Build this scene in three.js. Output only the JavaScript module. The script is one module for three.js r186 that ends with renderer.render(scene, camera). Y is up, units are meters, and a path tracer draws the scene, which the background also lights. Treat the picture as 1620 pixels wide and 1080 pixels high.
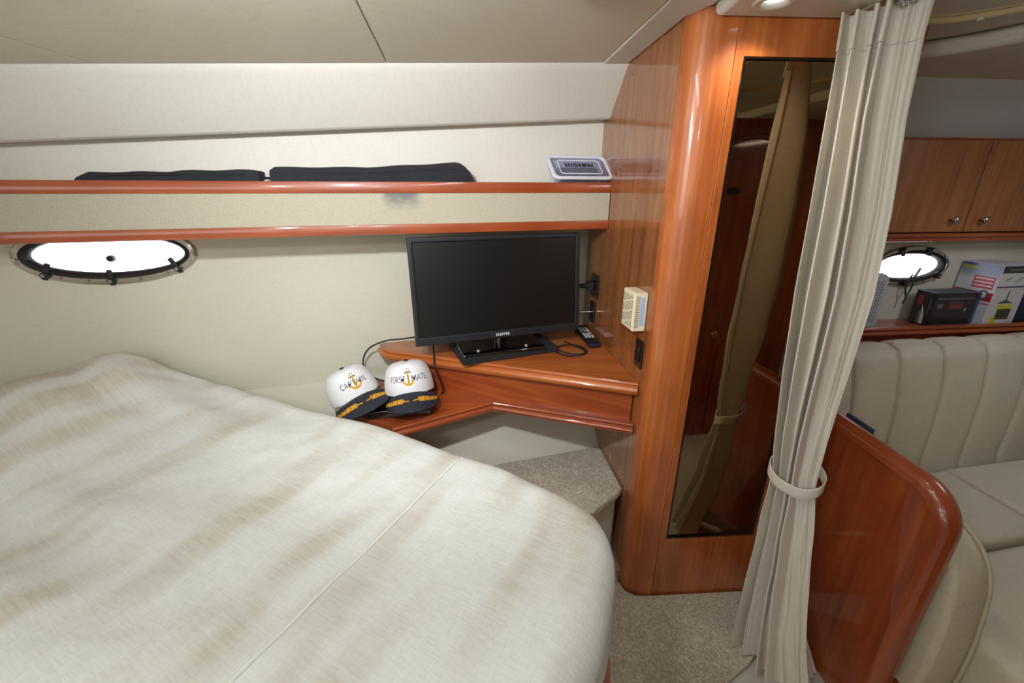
import * as THREE from 'three';
import { RoundedBoxGeometry } from 'three/addons/geometries/RoundedBoxGeometry.js';
import { mergeGeometries, mergeVertices, toCreasedNormals } from 'three/addons/utils/BufferGeometryUtils.js';
import { RectAreaLightUniformsLib } from 'three/addons/lights/RectAreaLightUniformsLib.js';

// ---------------------------------------------------------------- camera, sky, exposure
// y is up, metres. D is the distance forward of the camera's standpoint (z = -D).
const H = 1.45;
const scene = new THREE.Scene();
const camera = new THREE.PerspectiveCamera(2 * Math.atan(540 / 660) * 180 / Math.PI, 1620 / 1080, 0.02, 60);
camera.position.set(0, H, 0);
camera.rotation.set(-20 * Math.PI / 180, 0, 0);
scene.add(camera);
const renderer = new THREE.WebGLRenderer({ antialias: true });
renderer.toneMapping = THREE.LinearToneMapping;
renderer.toneMappingExposure = 0.75;
renderer.shadowMap.enabled = true;
RectAreaLightUniformsLib.init();
scene.background = new THREE.Color(0xf2f7ff);           // bright overcast sky outside the portholes and the hatch
scene.backgroundIntensity = 6;
const LAMP = { dome: 1.9, rear: 0.6, saloon: 34, puck: 0.45, window: 1.5, strip: 11, spot: 6.2, warm: 0xf2f6fa, cool: 0xeaf1ff };  // all strengths but puck feed added, unseen fittings

// ---------------------------------------------------------------- helpers
const P = (x, y, D) => new THREE.Vector3(x, y, -D);
const hex = (h) => new THREE.Color(h);
const counts = {};
function numbered(name) { const n = counts[name] = (counts[name] ?? -1) + 1; return n ? `${name}_${String(n).padStart(3, '0')}` : name; }
function thing(name, label, category, pos = [0, 0, 0], turn = 0, group) {
  const o = new THREE.Group(); o.name = numbered(name); scene.add(o);
  o.position.set(pos[0], pos[1], -pos[2]); o.rotation.y = turn; o.userData = { label, category };
  if (group) o.userData.group = group;
  return o;
}
function tag(o, label, category, group) { o.userData.label = label; o.userData.category = category; if (group) o.userData.group = group; return o; }
function obj(name, geo, mat, parent = scene, label) {
  const g = Array.isArray(geo) ? merge(geo) : geo;
  const m = new THREE.Mesh(g, mat); m.name = parent === scene ? numbered(name) : name; parent.add(m);
  if (label) m.userData.label = label;
  return m;
}
function struct(name, geo, mat, parent = scene) { const m = obj(name, geo, mat, parent); if (parent === scene) m.userData.kind = 'structure'; return m; }
function structGroup(name) { const o = new THREE.Group(); o.name = name; o.userData.kind = 'structure'; scene.add(o); return o; }
function merge(list) {
  return mergeGeometries(list.map((g) => {
    const k = g.index ? g.toNonIndexed() : g.clone();
    for (const a of Object.keys(k.attributes)) if (!['position', 'normal', 'uv'].includes(a)) k.deleteAttribute(a);
    if (!k.attributes.normal) k.computeVertexNormals();
    if (!k.attributes.uv) k.setAttribute('uv', new THREE.BufferAttribute(new Float32Array(k.attributes.position.count * 2), 2));
    return k;
  }));
}
// uv in metres from the dominant side of each triangle; v runs along the grain axis
function boxUV(geo, grain = 'y') {
  const g = geo.index ? geo.toNonIndexed() : geo, p = g.attributes.position, uv = new Float32Array(p.count * 2);
  const a = new THREE.Vector3(), b = new THREE.Vector3(), c = new THREE.Vector3();
  for (let i = 0; i < p.count; i += 3) {
    a.fromBufferAttribute(p, i); b.fromBufferAttribute(p, i + 1); c.fromBufferAttribute(p, i + 2);
    const n = b.clone().sub(a).cross(c.clone().sub(a)), ax = Math.abs(n.x), ay = Math.abs(n.y), az = Math.abs(n.z);
    const dom = ax > ay && ax > az ? 'x' : ay > az ? 'y' : 'z';
    let rest = ['x', 'y', 'z'].filter((k) => k !== dom);
    const v = rest.includes(grain) ? grain : rest[1], u = rest.find((k) => k !== v);
    [a, b, c].forEach((q, k) => { uv[(i + k) * 2] = q[u] + 0.37 * q[dom]; uv[(i + k) * 2 + 1] = q[v]; });
  }
  g.setAttribute('uv', new THREE.BufferAttribute(uv, 2));
  return g;
}
// horizontal slab from a plan outline [[x, D], ...]
function slab(poly, y0, y1, bevel = 0, holes = [], seg = 3) {
  const s = new THREE.Shape(poly.map((q) => new THREE.Vector2(q[0], q[1])));
  for (const h of holes) s.holes.push(new THREE.Path(h.map((q) => new THREE.Vector2(q[0], q[1]))));
  const g = new THREE.ExtrudeGeometry(s, { depth: y1 - y0 - 2 * bevel, bevelEnabled: bevel > 0, bevelThickness: bevel, bevelSize: bevel, bevelOffset: -bevel, bevelSegments: seg, curveSegments: 24 });
  g.rotateX(-Math.PI / 2); g.translate(0, y0 + bevel, 0);
  return g;
}
// upright plate: outline in (a, y) extruded over thickness t along +z of its own axes
function plate(poly, t, bevel = 0, holes = [], seg = 3) {
  const s = poly instanceof THREE.Shape ? poly : new THREE.Shape(poly.map((q) => new THREE.Vector2(q[0], q[1])));
  for (const h of holes) s.holes.push(h instanceof THREE.Path ? h : new THREE.Path(h.map((q) => new THREE.Vector2(q[0], q[1]))));
  const g = new THREE.ExtrudeGeometry(s, { depth: t - 2 * bevel, bevelEnabled: bevel > 0, bevelThickness: bevel, bevelSize: bevel, bevelOffset: -bevel, bevelSegments: seg, curveSegments: 24 });
  g.translate(0, 0, bevel);
  return g;
}
const rbox = (w, h, d, r = 0.004, seg = 3) => new RoundedBoxGeometry(w, h, d, seg, Math.min(r, w / 2.01, h / 2.01, d / 2.01));
const at = (g, x, y, z) => g.translate(x, y, z);
const cyl = (r, h, n = 24, r2 = r) => new THREE.CylinderGeometry(r2, r, h, n);
function tube(pts, r, n = 60, rad = 8) { return new THREE.TubeGeometry(new THREE.CatmullRomCurve3(pts), n, r, rad, false); }
// grid surface f(u, v) -> Vector3, with uv from g(u, v) or metres
function surf(nu, nv, f, guv) {
  const pos = [], uv = [], idx = [];
  for (let j = 0; j <= nv; j++) for (let i = 0; i <= nu; i++) {
    const u = i / nu, v = j / nv, q = f(u, v); pos.push(q.x, q.y, q.z);
    const t = guv ? guv(u, v) : [u, v]; uv.push(t[0], t[1]);
  }
  for (let j = 0; j < nv; j++) for (let i = 0; i < nu; i++) {
    const a = j * (nu + 1) + i, b = a + 1, c = a + nu + 1, d = c + 1; idx.push(a, b, d, a, d, c);
  }
  const g = new THREE.BufferGeometry();
  g.setAttribute('position', new THREE.Float32BufferAttribute(pos, 3));
  g.setAttribute('uv', new THREE.Float32BufferAttribute(uv, 2));
  g.setIndex(idx); g.computeVertexNormals();
  return g;
}
// gives a grid surface a thickness
function shell(g, t) {
  const p = g.attributes.position, n = g.attributes.normal, uv = g.attributes.uv, N = p.count, pos = [], uvs = [], idx = [];
  for (let s = 0; s < 2; s++) for (let i = 0; i < N; i++) {
    const k = s ? -t : 0; pos.push(p.getX(i) + n.getX(i) * k, p.getY(i) + n.getY(i) * k, p.getZ(i) + n.getZ(i) * k); uvs.push(uv.getX(i), uv.getY(i));
  }
  const I = Array.from(g.index.array), edges = new Map();
  for (let i = 0; i < I.length; i += 3) {
    idx.push(I[i], I[i + 1], I[i + 2], I[i + 2] + N, I[i + 1] + N, I[i] + N);
    for (const [a, b] of [[I[i], I[i + 1]], [I[i + 1], I[i + 2]], [I[i + 2], I[i]]]) { const r = b + '_' + a; if (edges.has(r)) edges.delete(r); else edges.set(a + '_' + b, [a, b]); }
  }
  for (const [a, b] of edges.values()) idx.push(a, a + N, b, b, a + N, b + N);
  const o = new THREE.BufferGeometry();
  o.setAttribute('position', new THREE.Float32BufferAttribute(pos, 3)); o.setAttribute('uv', new THREE.Float32BufferAttribute(uvs, 2));
  o.setIndex(idx); o.computeVertexNormals();
  return o;
}
// moulding: closed profile [[outward, y], ...] swept along a plan polyline [[x, D], ...] with mitred corners; outward = to the camera side for a left-to-right path
function moulding(path, prof0, side = 1) {
  const profile = tight(prof0);
  const n = path.length, pr = profile.length, rings = [], len = [0];
  for (let i = 1; i < n; i++) len.push(len[i - 1] + Math.hypot(path[i][0] - path[i - 1][0], path[i][1] - path[i - 1][1]));
  const nor = (a, b) => { const dx = b[0] - a[0], dD = b[1] - a[1], l = Math.hypot(dx, dD); return [dD / l * side, -dx / l * side]; };
  for (let i = 0; i < n; i++) {
    const n1 = nor(path[Math.max(0, i - 1)], path[Math.max(0, i - 1) + 1]), n2 = i < n - 1 ? nor(path[i], path[i + 1]) : n1, m1 = i ? n1 : n2;
    let mx = m1[0] + n2[0], mD = m1[1] + n2[1]; const k = 2 / (mx * mx + mD * mD); mx *= k; mD *= k;
    rings.push(profile.map(([o, y]) => P(path[i][0] + mx * o, y, path[i][1] + mD * o)));
  }
  const per = [0]; for (let k = 1; k <= pr; k++) per.push(per[k - 1] + Math.hypot(profile[k % pr][0] - profile[k - 1][0], profile[k % pr][1] - profile[k - 1][1]));
  const pos = [], uv = [];
  const put = (q, a, b) => { pos.push(q.x, q.y, q.z); uv.push(a, b); };
  for (let i = 0; i < n - 1; i++) for (let k = 0; k < pr; k++) {
    const k2 = (k + 1) % pr, a = rings[i][k], b = rings[i][k2], c = rings[i + 1][k2], d = rings[i + 1][k];
    put(a, per[k], len[i]); put(c, per[k + 1], len[i + 1]); put(b, per[k + 1], len[i]);
    put(a, per[k], len[i]); put(d, per[k], len[i + 1]); put(c, per[k + 1], len[i + 1]);
  }
  const tri = THREE.ShapeUtils.triangulateShape(profile.map((q) => new THREE.Vector2(...q)), []);
  for (const e of [0, n - 1]) for (const t of tri) for (const k of e ? t : [t[0], t[2], t[1]]) put(rings[e][k], profile[k][0], profile[k][1]);
  const g = new THREE.BufferGeometry();
  g.setAttribute('position', new THREE.Float32BufferAttribute(pos, 3)); g.setAttribute('uv', new THREE.Float32BufferAttribute(uv, 2));
  g.computeVertexNormals();
  return toCreasedNormals(g, 0.7);
}
// extra points beside rounded corners keep the flats flat
function tight(p) {
  const o = [];
  p.forEach((a, i) => { const b = p[(i + 1) % p.length], l = Math.hypot(b[0] - a[0], b[1] - a[1]); o.push(a); if (l > 0.006) for (const t of [0.001 / l, 1 - 0.001 / l]) o.push([a[0] + (b[0] - a[0]) * t, a[1] + (b[1] - a[1]) * t]); });
  return o;
}
const arc = (cx, cy, r, a0, a1, n = 8, ry = r) => Array.from({ length: n + 1 }, (_, i) => { const a = (a0 + (a1 - a0) * i / n) * Math.PI / 180; return [cx + r * Math.cos(a), cy + ry * Math.sin(a)]; });
const ellipse = (cx, cy, rx, ry, n = 64) => Array.from({ length: n }, (_, i) => [cx + rx * Math.cos(i / n * 2 * Math.PI), cy + ry * Math.sin(i / n * 2 * Math.PI)]);
// mesh between two closed outlines of equal length, several in a row (rings of Vector3)
function loft(rings, closeRing = true, caps = true) {
  const m = rings[0].length, pos = [], uv = [], idx = []; let L = 0;
  rings.forEach((r, i) => {
    if (i) L += r[0].distanceTo(rings[i - 1][0]); let q = 0;
    for (let k = 0; k <= (closeRing ? m : m - 1); k++) { const v = r[k % m]; if (k) q += v.distanceTo(r[(k - 1) % m]); pos.push(v.x, v.y, v.z); uv.push(q, L); }
  });
  const w = closeRing ? m + 1 : m;
  for (let i = 0; i < rings.length - 1; i++) for (let k = 0; k < w - 1; k++) { const a = i * w + k, b = a + 1, c = a + w, d = c + 1; idx.push(a, d, b, a, c, d); }
  if (caps) for (const e of [0, rings.length - 1]) {
    const c = rings[e].reduce((s, v) => s.add(v), new THREE.Vector3()).multiplyScalar(1 / m), o = pos.length / 3; pos.push(c.x, c.y, c.z); uv.push(0, 0);
    rings[e].forEach((v) => { pos.push(v.x, v.y, v.z); uv.push(v.x - c.x, v.y - c.y); });
    for (let k = 0; k < m; k++) { const a = o + 1 + k, b = o + 1 + (k + 1) % m; if (e) idx.push(o, b, a); else idx.push(o, a, b); }
  }
  const g = new THREE.BufferGeometry();
  g.setAttribute('position', new THREE.Float32BufferAttribute(pos, 3)); g.setAttribute('uv', new THREE.Float32BufferAttribute(uv, 2));
  g.setIndex(idx);
  return toCreasedNormals(g, 0.8);
}
const smooth = (a, b, x) => { const t = Math.min(1, Math.max(0, (x - a) / (b - a))); return t * t * (3 - 2 * t); };
function lerpTable(T, x) { // T: [[x, ...values]] rising or falling in x
  const up = T[1][0] > T[0][0];
  for (let i = 1; i < T.length; i++) if (up ? x <= T[i][0] || i === T.length - 1 : x >= T[i][0] || i === T.length - 1) {
    const t = Math.min(1, Math.max(0, (x - T[i - 1][0]) / (T[i][0] - T[i - 1][0])));
    return T[i].slice(1).map((v, k) => T[i - 1][k + 1] + (v - T[i - 1][k + 1]) * t);
  }
}
function rng(seed) { let s = seed >>> 0; return () => { s = (s + 0x6d2b79f5) >>> 0; let t = Math.imul(s ^ (s >>> 15), 1 | s); t = (t + Math.imul(t ^ (t >>> 7), 61 | t)) ^ t; return ((t ^ (t >>> 14)) >>> 0) / 4294967296; }; }
// periodic value noise
function hash(x, y, s) { let h = Math.imul(x, 374761393) + Math.imul(y, 668265263) + Math.imul(s, 2147483647 ^ 1274126177); h = Math.imul(h ^ (h >>> 13), 1274126177); return ((h ^ (h >>> 16)) >>> 0) / 4294967296; }
function pn(x, y, px, py, s = 1) {
  const x0 = Math.floor(x), y0 = Math.floor(y), fx = x - x0, fy = y - y0, m = (a, n) => ((a % n) + n) % n;
  const a = hash(m(x0, px), m(y0, py), s), b = hash(m(x0 + 1, px), m(y0, py), s), c = hash(m(x0, px), m(y0 + 1, py), s), d = hash(m(x0 + 1, px), m(y0 + 1, py), s);
  const ux = fx * fx * (3 - 2 * fx), uy = fy * fy * (3 - 2 * fy);
  return a + (b - a) * ux + (c - a) * uy + (a - b - c + d) * ux * uy;
}
const fbm = (u, v, fx, fy, o, s) => { let t = 0, w = 0, k = 1; for (let i = 0; i < o; i++) { t += k * pn(u * fx, v * fy, fx, fy, s + i); w += k; k *= 0.5; fx *= 2; fy *= 2; } return t / w; };
function tex(n, m, f, srgb = true, rep = [1, 1]) {
  const d = new Uint8Array(n * m * 4);
  for (let j = 0; j < m; j++) for (let i = 0; i < n; i++) { const c = f((i + 0.5) / n, (j + 0.5) / m), k = (j * n + i) * 4; d[k] = c[0]; d[k + 1] = c[1]; d[k + 2] = c[2]; d[k + 3] = 255; }
  const t = new THREE.DataTexture(d, n, m, THREE.RGBAFormat); t.wrapS = t.wrapT = THREE.RepeatWrapping; t.magFilter = THREE.LinearFilter; t.minFilter = THREE.LinearMipmapLinearFilter; t.generateMipmaps = true;
  if (srgb) t.colorSpace = THREE.SRGBColorSpace; t.repeat.set(...rep); t.needsUpdate = true;
  return t;
}
function canvasTex(w, h, draw) {
  const c = document.createElement('canvas'); c.width = w; c.height = h; draw(c.getContext('2d'), w, h);
  const t = new THREE.CanvasTexture(c); t.colorSpace = THREE.SRGBColorSpace; t.anisotropy = 4; return t;
}
const mix3 = (a, b, t) => [a[0] + (b[0] - a[0]) * t, a[1] + (b[1] - a[1]) * t, a[2] + (b[2] - a[2]) * t];
const clamp = (x, a = 0, b = 1) => Math.min(b, Math.max(a, x));

// ---------------------------------------------------------------- materials
// varnished cherry: 1 m tile, grain along v
function woodTex(dark, mid, light, s) {
  return tex(1024, 1024, (u, v) => {
    const warp = fbm(u, v, 3, 2, 3, s) * 0.9;
    const fig = 0.5 + 0.5 * Math.sin((u * 9 + warp * 2.2 + 0.25 * Math.sin(v * 2 * Math.PI)) * 2 * Math.PI);
    const streak = fbm(u, v, 96, 3, 3, s + 7), fine = pn(u * 420, v * 22, 420, 22, s + 11), blotch = fbm(u, v, 5, 4, 4, s + 17);
    let t = 0.30 + 0.22 * fig * (0.4 + 0.6 * blotch) + 0.55 * (streak - 0.5) + 0.55 * (blotch - 0.5) + 0.20;
    let c = t < 0.5 ? mix3(dark, mid, clamp(t * 2)) : mix3(mid, light, clamp(t * 2 - 1));
    if (fine > 0.82) c = mix3(c, dark, (fine - 0.82) * 1.8);
    return c;
  });
}
const cherryMap = woodTex([122, 58, 20], [174, 90, 37], [204, 122, 58], 3);
const redMap = woodTex([106, 42, 15], [150, 65, 25], [176, 90, 40], 41);
const brownMap = woodTex([104, 56, 26], [146, 88, 46], [172, 112, 64], 67);
const lockerMap = woodTex([112, 58, 22], [150, 86, 38], [178, 112, 56], 83);
const varnish = (map, o = {}) => new THREE.MeshPhysicalMaterial({ map, roughness: 0.42, clearcoat: 1, clearcoatRoughness: 0.07, ...o });
const M = {};
M.cherry = varnish(cherryMap);
M.cherrySatin = varnish(cherryMap, { clearcoatRoughness: 0.14 });
M.bulkhead = varnish(brownMap, { roughness: 0.2, clearcoatRoughness: 0.06 });
M.red = varnish(redMap);
const weave = tex(256, 256, (u, v) => { const a = 128 + 50 * Math.sin(u * 64 * 2 * Math.PI) * Math.sin(v * 64 * 2 * Math.PI) + 70 * (pn(u * 128, v * 128, 128, 128, 5) - 0.5); return [a, a, a]; }, false, [8, 8]);
const clothTone = (a, b, s, f = 40) => tex(512, 512, (u, v) => mix3(a, b, clamp(0.5 + 0.9 * (fbm(u, v, 4, 4, 3, s) - 0.5) + 0.35 * (pn(u * f, v * f * 6, f, f * 6, s + 3) - 0.5) + 0.5 * (pn(u * 200, v * 200, 200, 200, s + 5) - 0.5))));
M.wall = new THREE.MeshStandardMaterial({ map: clothTone([205, 201, 182], [213, 209, 191], 11), roughness: 0.75, bumpMap: weave, bumpScale: 0.00012 });
M.soffit = new THREE.MeshStandardMaterial({ map: clothTone([212, 208, 195], [221, 217, 205], 12), roughness: 0.7, bumpMap: weave, bumpScale: 0.00012 });
M.ceiling = new THREE.MeshStandardMaterial({ map: clothTone([212, 206, 186], [222, 216, 198], 13), roughness: 0.8, bumpMap: weave, bumpScale: 0.0006 });
M.gray = new THREE.MeshStandardMaterial({ map: clothTone([202, 205, 206], [214, 217, 218], 14), roughness: 0.8, bumpMap: weave, bumpScale: 0.0003 });
M.strip = new THREE.MeshStandardMaterial({ map: clothTone([178, 168, 142], [200, 190, 166], 15, 90), roughness: 0.9, bumpMap: weave, bumpScale: 0.0006 });
M.seam = new THREE.MeshStandardMaterial({ color: 0x6b6250, roughness: 0.9 });
M.plastic = new THREE.MeshStandardMaterial({ color: 0xcfcabc, roughness: 0.35 });
const carpetBump = tex(512, 512, (u, v) => { const a = 255 * clamp(0.5 + 1.1 * (pn(u * 170, v * 170, 170, 170, 21) - 0.5) + 0.6 * (pn(u * 90, v * 90, 90, 90, 22) - 0.5)); return [a, a, a]; }, false, [2, 2]);
M.carpet = new THREE.MeshStandardMaterial({
  map: tex(1024, 1024, (u, v) => {
    const p = pn(u * 300, v * 300, 300, 300, 31), q = pn(u * 150, v * 150, 150, 150, 32), b = fbm(u, v, 8, 8, 4, 33);
    return mix3([166, 157, 136], [224, 217, 198], clamp(0.5 + 0.7 * (p - 0.5) + 0.5 * (q - 0.5) + 0.6 * (b - 0.5)));
  }), roughness: 1, bumpMap: carpetBump, bumpScale: 0.0022,
});
M.duvet = new THREE.MeshStandardMaterial({
  map: tex(2048, 2048, (u, v) => { // 2 m tile: u along the dyed bands, v across them
    const band = fbm(u, v, 5, 30, 2, 51), patch = fbm(u, v, 10, 14, 3, 53);
    let t = smooth(0.36, 0.72, band * 0.6 + patch * 0.4);
    const slub = pn(u * 520, v * 44, 520, 44, 55), slub2 = pn(u * 900, v * 90, 900, 90, 56), thr = pn(u * 140, v * 900, 140, 900, 57);
    t = clamp(t * (0.6 + 0.6 * slub) + 0.10 * (slub2 - 0.5));
    const c = mix3([230, 233, 229], [198, 190, 172], t * 0.72), k = 1 + 0.03 * (thr - 0.5) + 0.04 * (slub2 - 0.5);
    return [clamp(c[0] * k, 0, 255), clamp(c[1] * k, 0, 255), clamp(c[2] * k, 0, 255)];
  }, true, [0.5, 0.5]), roughness: 0.9, bumpScale: 0.0008,
  bumpMap: tex(512, 512, (u, v) => { const a = 255 * (0.5 * pn(u * 160, v * 40, 160, 40, 61) + 0.5 * pn(u * 60, v * 220, 60, 220, 62)); return [a, a, a]; }, false, [2, 2]),
});
M.floor = new THREE.MeshStandardMaterial({ map: clothTone([196, 191, 178], [210, 205, 192], 17), roughness: 0.6 });
M.duvetSeam = new THREE.MeshStandardMaterial({ color: 0xeeefe9, roughness: 0.9 });
M.curtain = new THREE.MeshPhysicalMaterial({ map: clothTone([226, 218, 203], [237, 230, 217], 71, 120), roughness: 0.85, bumpMap: weave, bumpScale: 0.0004 });
M.leather = new THREE.MeshStandardMaterial({ map: clothTone([192, 181, 154], [203, 193, 168], 73), roughness: 0.55, bumpMap: tex(512, 512, (u, v) => { const a = 255 * fbm(u, v, 60, 60, 2, 75); return [a, a, a]; }, false, [3, 3]), bumpScale: 0.0006 });
M.piping = new THREE.MeshStandardMaterial({ color: 0xbdb496, roughness: 0.6 });
M.blackGloss = new THREE.MeshPhysicalMaterial({ color: 0x08080a, roughness: 0.12, clearcoat: 1, clearcoatRoughness: 0.04 });
M.black = new THREE.MeshStandardMaterial({ color: 0x15161a, roughness: 0.5 });
M.bezel = new THREE.MeshStandardMaterial({ color: 0x1e2026, roughness: 0.38 });
M.screen = new THREE.MeshPhysicalMaterial({ color: 0x0b0b0b, roughness: 0.38, specularIntensity: 1 });
M.foam = new THREE.MeshStandardMaterial({ color: 0x1a1b1e, roughness: 0.9, bumpMap: weave, bumpScale: 0.0006 });
M.fabricBlack = new THREE.MeshStandardMaterial({ map: clothTone([26, 28, 33], [40, 42, 48], 81, 160), roughness: 0.9, bumpMap: weave, bumpScale: 0.0006 });
M.rubber = new THREE.MeshStandardMaterial({ color: 0x131316, roughness: 0.6 });
M.chrome = new THREE.MeshStandardMaterial({ color: 0xdadada, metalness: 1, roughness: 0.13 });
M.steel = new THREE.MeshStandardMaterial({ color: 0xc4bdb4, metalness: 1, roughness: 0.2 });
M.brass = new THREE.MeshStandardMaterial({ color: 0xc9a35e, metalness: 1, roughness: 0.25 });
M.ivory = new THREE.MeshStandardMaterial({ color: 0xe2d8b8, roughness: 0.5 });
M.glass = new THREE.MeshPhysicalMaterial({ color: 0xffffff, transmission: 1, roughness: 0, thickness: 0, ior: 1.5 });
M.smoked = new THREE.MeshStandardMaterial({ color: new THREE.Color().setRGB(0.32, 0.24, 0.145), metalness: 1, roughness: 0.015 });
M.bright = (c, k) => new THREE.MeshStandardMaterial({ color: 0xffffff, emissive: c, emissiveIntensity: k, roughness: 0.6 });

// ---------------------------------------------------------------- lights (each in front of its own added, unseen fitting)
function addedDomeLamp(x, D, y, r, color, k, label) { // added opal dome out of view, its bulb a soft fill light
  const t = thing('added_ceiling_lamp', label, 'lamp', [x, y, D]);
  obj('rim', new THREE.LatheGeometry([[r - 0.012, -0.002], [r, -0.016], [r + 0.016, -0.014], [r + 0.022, 0], [r - 0.012, 0]].map((q) => new THREE.Vector2(...q)), 48), M.plastic, t);
  obj('shade', new THREE.SphereGeometry(r - 0.004, 40, 12, 0, 2 * Math.PI, Math.PI / 2, Math.PI / 2).scale(1, 0.55, 1).translate(0, -0.012, 0), M.bright(new THREE.Color(color), 2.2), t);
  const l = new THREE.PointLight(color, k, 0, 2); l.position.set(x, y - 0.05, -D); l.shadow.radius = 3; scene.add(l);
}

function addedSpotLamp(x, D, y, aim, color, k, label) { // swivelling ceiling spot, added out of view to light the shelf wall
  const t = thing('added_spot_lamp', label, 'lamp', [x, y, D]), to = P(...aim).sub(P(x, y - 0.045, D)).normalize(), q = new THREE.Quaternion().setFromUnitVectors(new THREE.Vector3(0, 0, 1), to);
  obj('base', at(cyl(0.035, 0.012, 32), 0, -0.006, 0), M.plastic, t);
  obj('stem', at(cyl(0.006, 0.03, 12), 0, -0.024, 0), M.steel, t);
  const head = obj('shade', new THREE.LatheGeometry([[0.012, -0.035], [0.024, -0.03], [0.03, 0.0], [0.033, 0.03], [0.031, 0.03], [0.028, 0.0], [0.02, -0.02]].map((v) => new THREE.Vector2(...v)), 32).rotateX(Math.PI / 2), M.plastic, t);
  head.position.y = -0.055; head.quaternion.copy(q);
  obj('bulb', at(cyl(0.029, 0.006, 24).rotateX(Math.PI / 2), 0, 0, 0.022), M.bright(new THREE.Color(color), 5), head);
  const l = new THREE.SpotLight(color, k, 0, 1.1, 0.9, 2); l.position.copy(P(x, y - 0.055, D).addScaledVector(to, 0.034)); l.target.position.copy(P(...aim)); l.shadow.radius = 1.5; scene.add(l, l.target);
}
function addedStripLamp(x, D, y, w, len, color, k, label) { // slim ceiling light running fore and aft, added out of view
  const t = thing('added_strip_light', label, 'lamp', [x, y, D]);
  obj('housing', at(rbox(w + 0.03, 0.02, len + 0.03, 0.006), 0, -0.010, 0), M.plastic, t);
  obj('diffuser', at(rbox(w, 0.012, len, 0.005), 0, -0.022, 0), M.bright(new THREE.Color(color), 4), t);
  const l = new THREE.RectAreaLight(color, k, w, len); l.position.set(x, y - 0.031, -D); l.rotation.x = -Math.PI / 2; scene.add(l);
}

// ---------------------------------------------------------------- the shell
const PHI = Math.atan(0.29), SN = Math.sin(PHI), CS = Math.cos(PHI);
const W = (x, y, w) => P(x + w * SN, y, 1.797 + 0.29 * x - w * CS);       // hull side of the cabin: x along it, w off it
const xEnd = (w) => (0.349 - 0.1536 * w) / 1.0377;                         // where it meets the wooden bulkhead
const onWall = (g) => g.applyMatrix4(new THREE.Matrix4().makeRotationY(PHI).setPosition(0, 0, -1.797));
const ceilY = (x, D) => 1.8417 + 0.0799 * x - 0.0236 * D;
const bulkX = (D) => 0.5826 - 0.13 * D;
const faceD = (x) => 1.168 + 0.06 * (x - 0.53);

struct('floor', boxUV(slab([[-2.4, -1.3], [3.2, -1.3], [3.2, 2.4], [-2.4, 2.4]], -0.1, -0.02)), M.floor);
const HATCH = [0.98, 0.83, 0.24, 0.36];
struct('ceiling', boxUV(slab([[-2.4, -1.3], [3.2, -1.3], [3.2, 2.4], [-2.4, 2.4]], 1.94, 2.0, 0, [ellipse(...HATCH)])), M.seam);
struct('wall_left', boxUV(slab([[-2.4, -1.3], [-2.3, -1.3], [-2.3, 1.25], [-2.4, 1.25]], -0.02, 1.94)), M.wall);
struct('wall_rear', boxUV(slab([[-2.3, -1.3], [3.1, -1.3], [3.1, -1.2], [-2.3, -1.2]], -0.02, 1.94)), M.wall);
{ // added window with a glowing blind behind the camera: frontal fill for the cabin
  const w = structGroup('window_1');
  struct('added_window_frame', at(plate([[-0.86, -0.31], [0.86, -0.31], [0.86, 0.31], [-0.86, 0.31]], 0.03, 0.006, [[[-0.8, -0.25], [-0.8, 0.25], [0.8, 0.25], [0.8, -0.25]]]), -1.40, 1.46, 1.169), M.cherry, w);
  struct('added_window_blind', at(plate([[-0.799, -0.249], [0.799, -0.249], [0.799, 0.249], [-0.799, 0.249]], 0.008), -1.40, 1.46, 1.19), M.bright(new THREE.Color(LAMP.warm), 1.2), w);
  const l = new THREE.RectAreaLight(LAMP.warm, LAMP.window, 1.56, 0.46); l.position.set(-1.40, 1.46, 1.165); scene.add(l); // looks along -z, into the cabin
}
struct('wall_right', boxUV(slab([[3.1, -1.3], [3.2, -1.3], [3.2, 2.4], [3.1, 2.4]], -0.02, 1.94)), M.wall);
struct('wall_outer', boxUV(slab([[0.30, 2.02], [1.0, 2.02], [1.0, 2.06], [0.30, 2.06]], -0.02, 1.94)), M.wall);

// hull side: flat part with the porthole opening, flared part below, padded parts above
const wallBack = structGroup('wall_back');
const PORT = { x: -1.345, y: 1.246 }, PA = PORT.x / CS;
struct('side_panel', onWall(boxUV(at(plate([[-2.45, 0.70], [xEnd(0) / CS, 0.70], [xEnd(0) / CS, 1.50], [-2.45, 1.50]], 0.03, 0, [ellipse(PA, PORT.y, 0.228, 0.074)]), 0, 0, -0.03))), M.wall, wallBack);
{ // flared lower panel
  const prof = [[0.7, 0], [0.64, 0.03], [0.56, 0.10], [0.46, 0.22], [0.38, 0.313], [0.2, 0.46], [-0.02, 0.6]];
  const g = surf(40, prof.length - 1, (u, v) => { const [y, w] = prof[Math.round(v * (prof.length - 1))]; return W(-2.35 + u * (xEnd(w) + 2.35), y, w); }, (u, v) => [u * 2.7, v]);
  struct('lower_panel', shell(g, 0.015), M.wall, wallBack);
}
const sag = (x) => 0.0732 * (0.289 - x);
function sideLoft(profile, name, mat, x0 = -2.32) {                       // profile [[w, y], ...] closed, falling gently to the left
  const ring = (e) => tight(profile).map(([w, y]) => { const x = e ? xEnd(w) : x0; return W(x, y < 1.5 ? y : y - sag(x), w); });
  return struct(name, loft([ring(0), ring(1)]), mat, wallBack);
}
sideLoft([[0.112, 1.42], [0.112, 1.735], [0.0, 1.74], [0.0, 1.42]], 'upper_panel', M.soffit);
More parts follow.
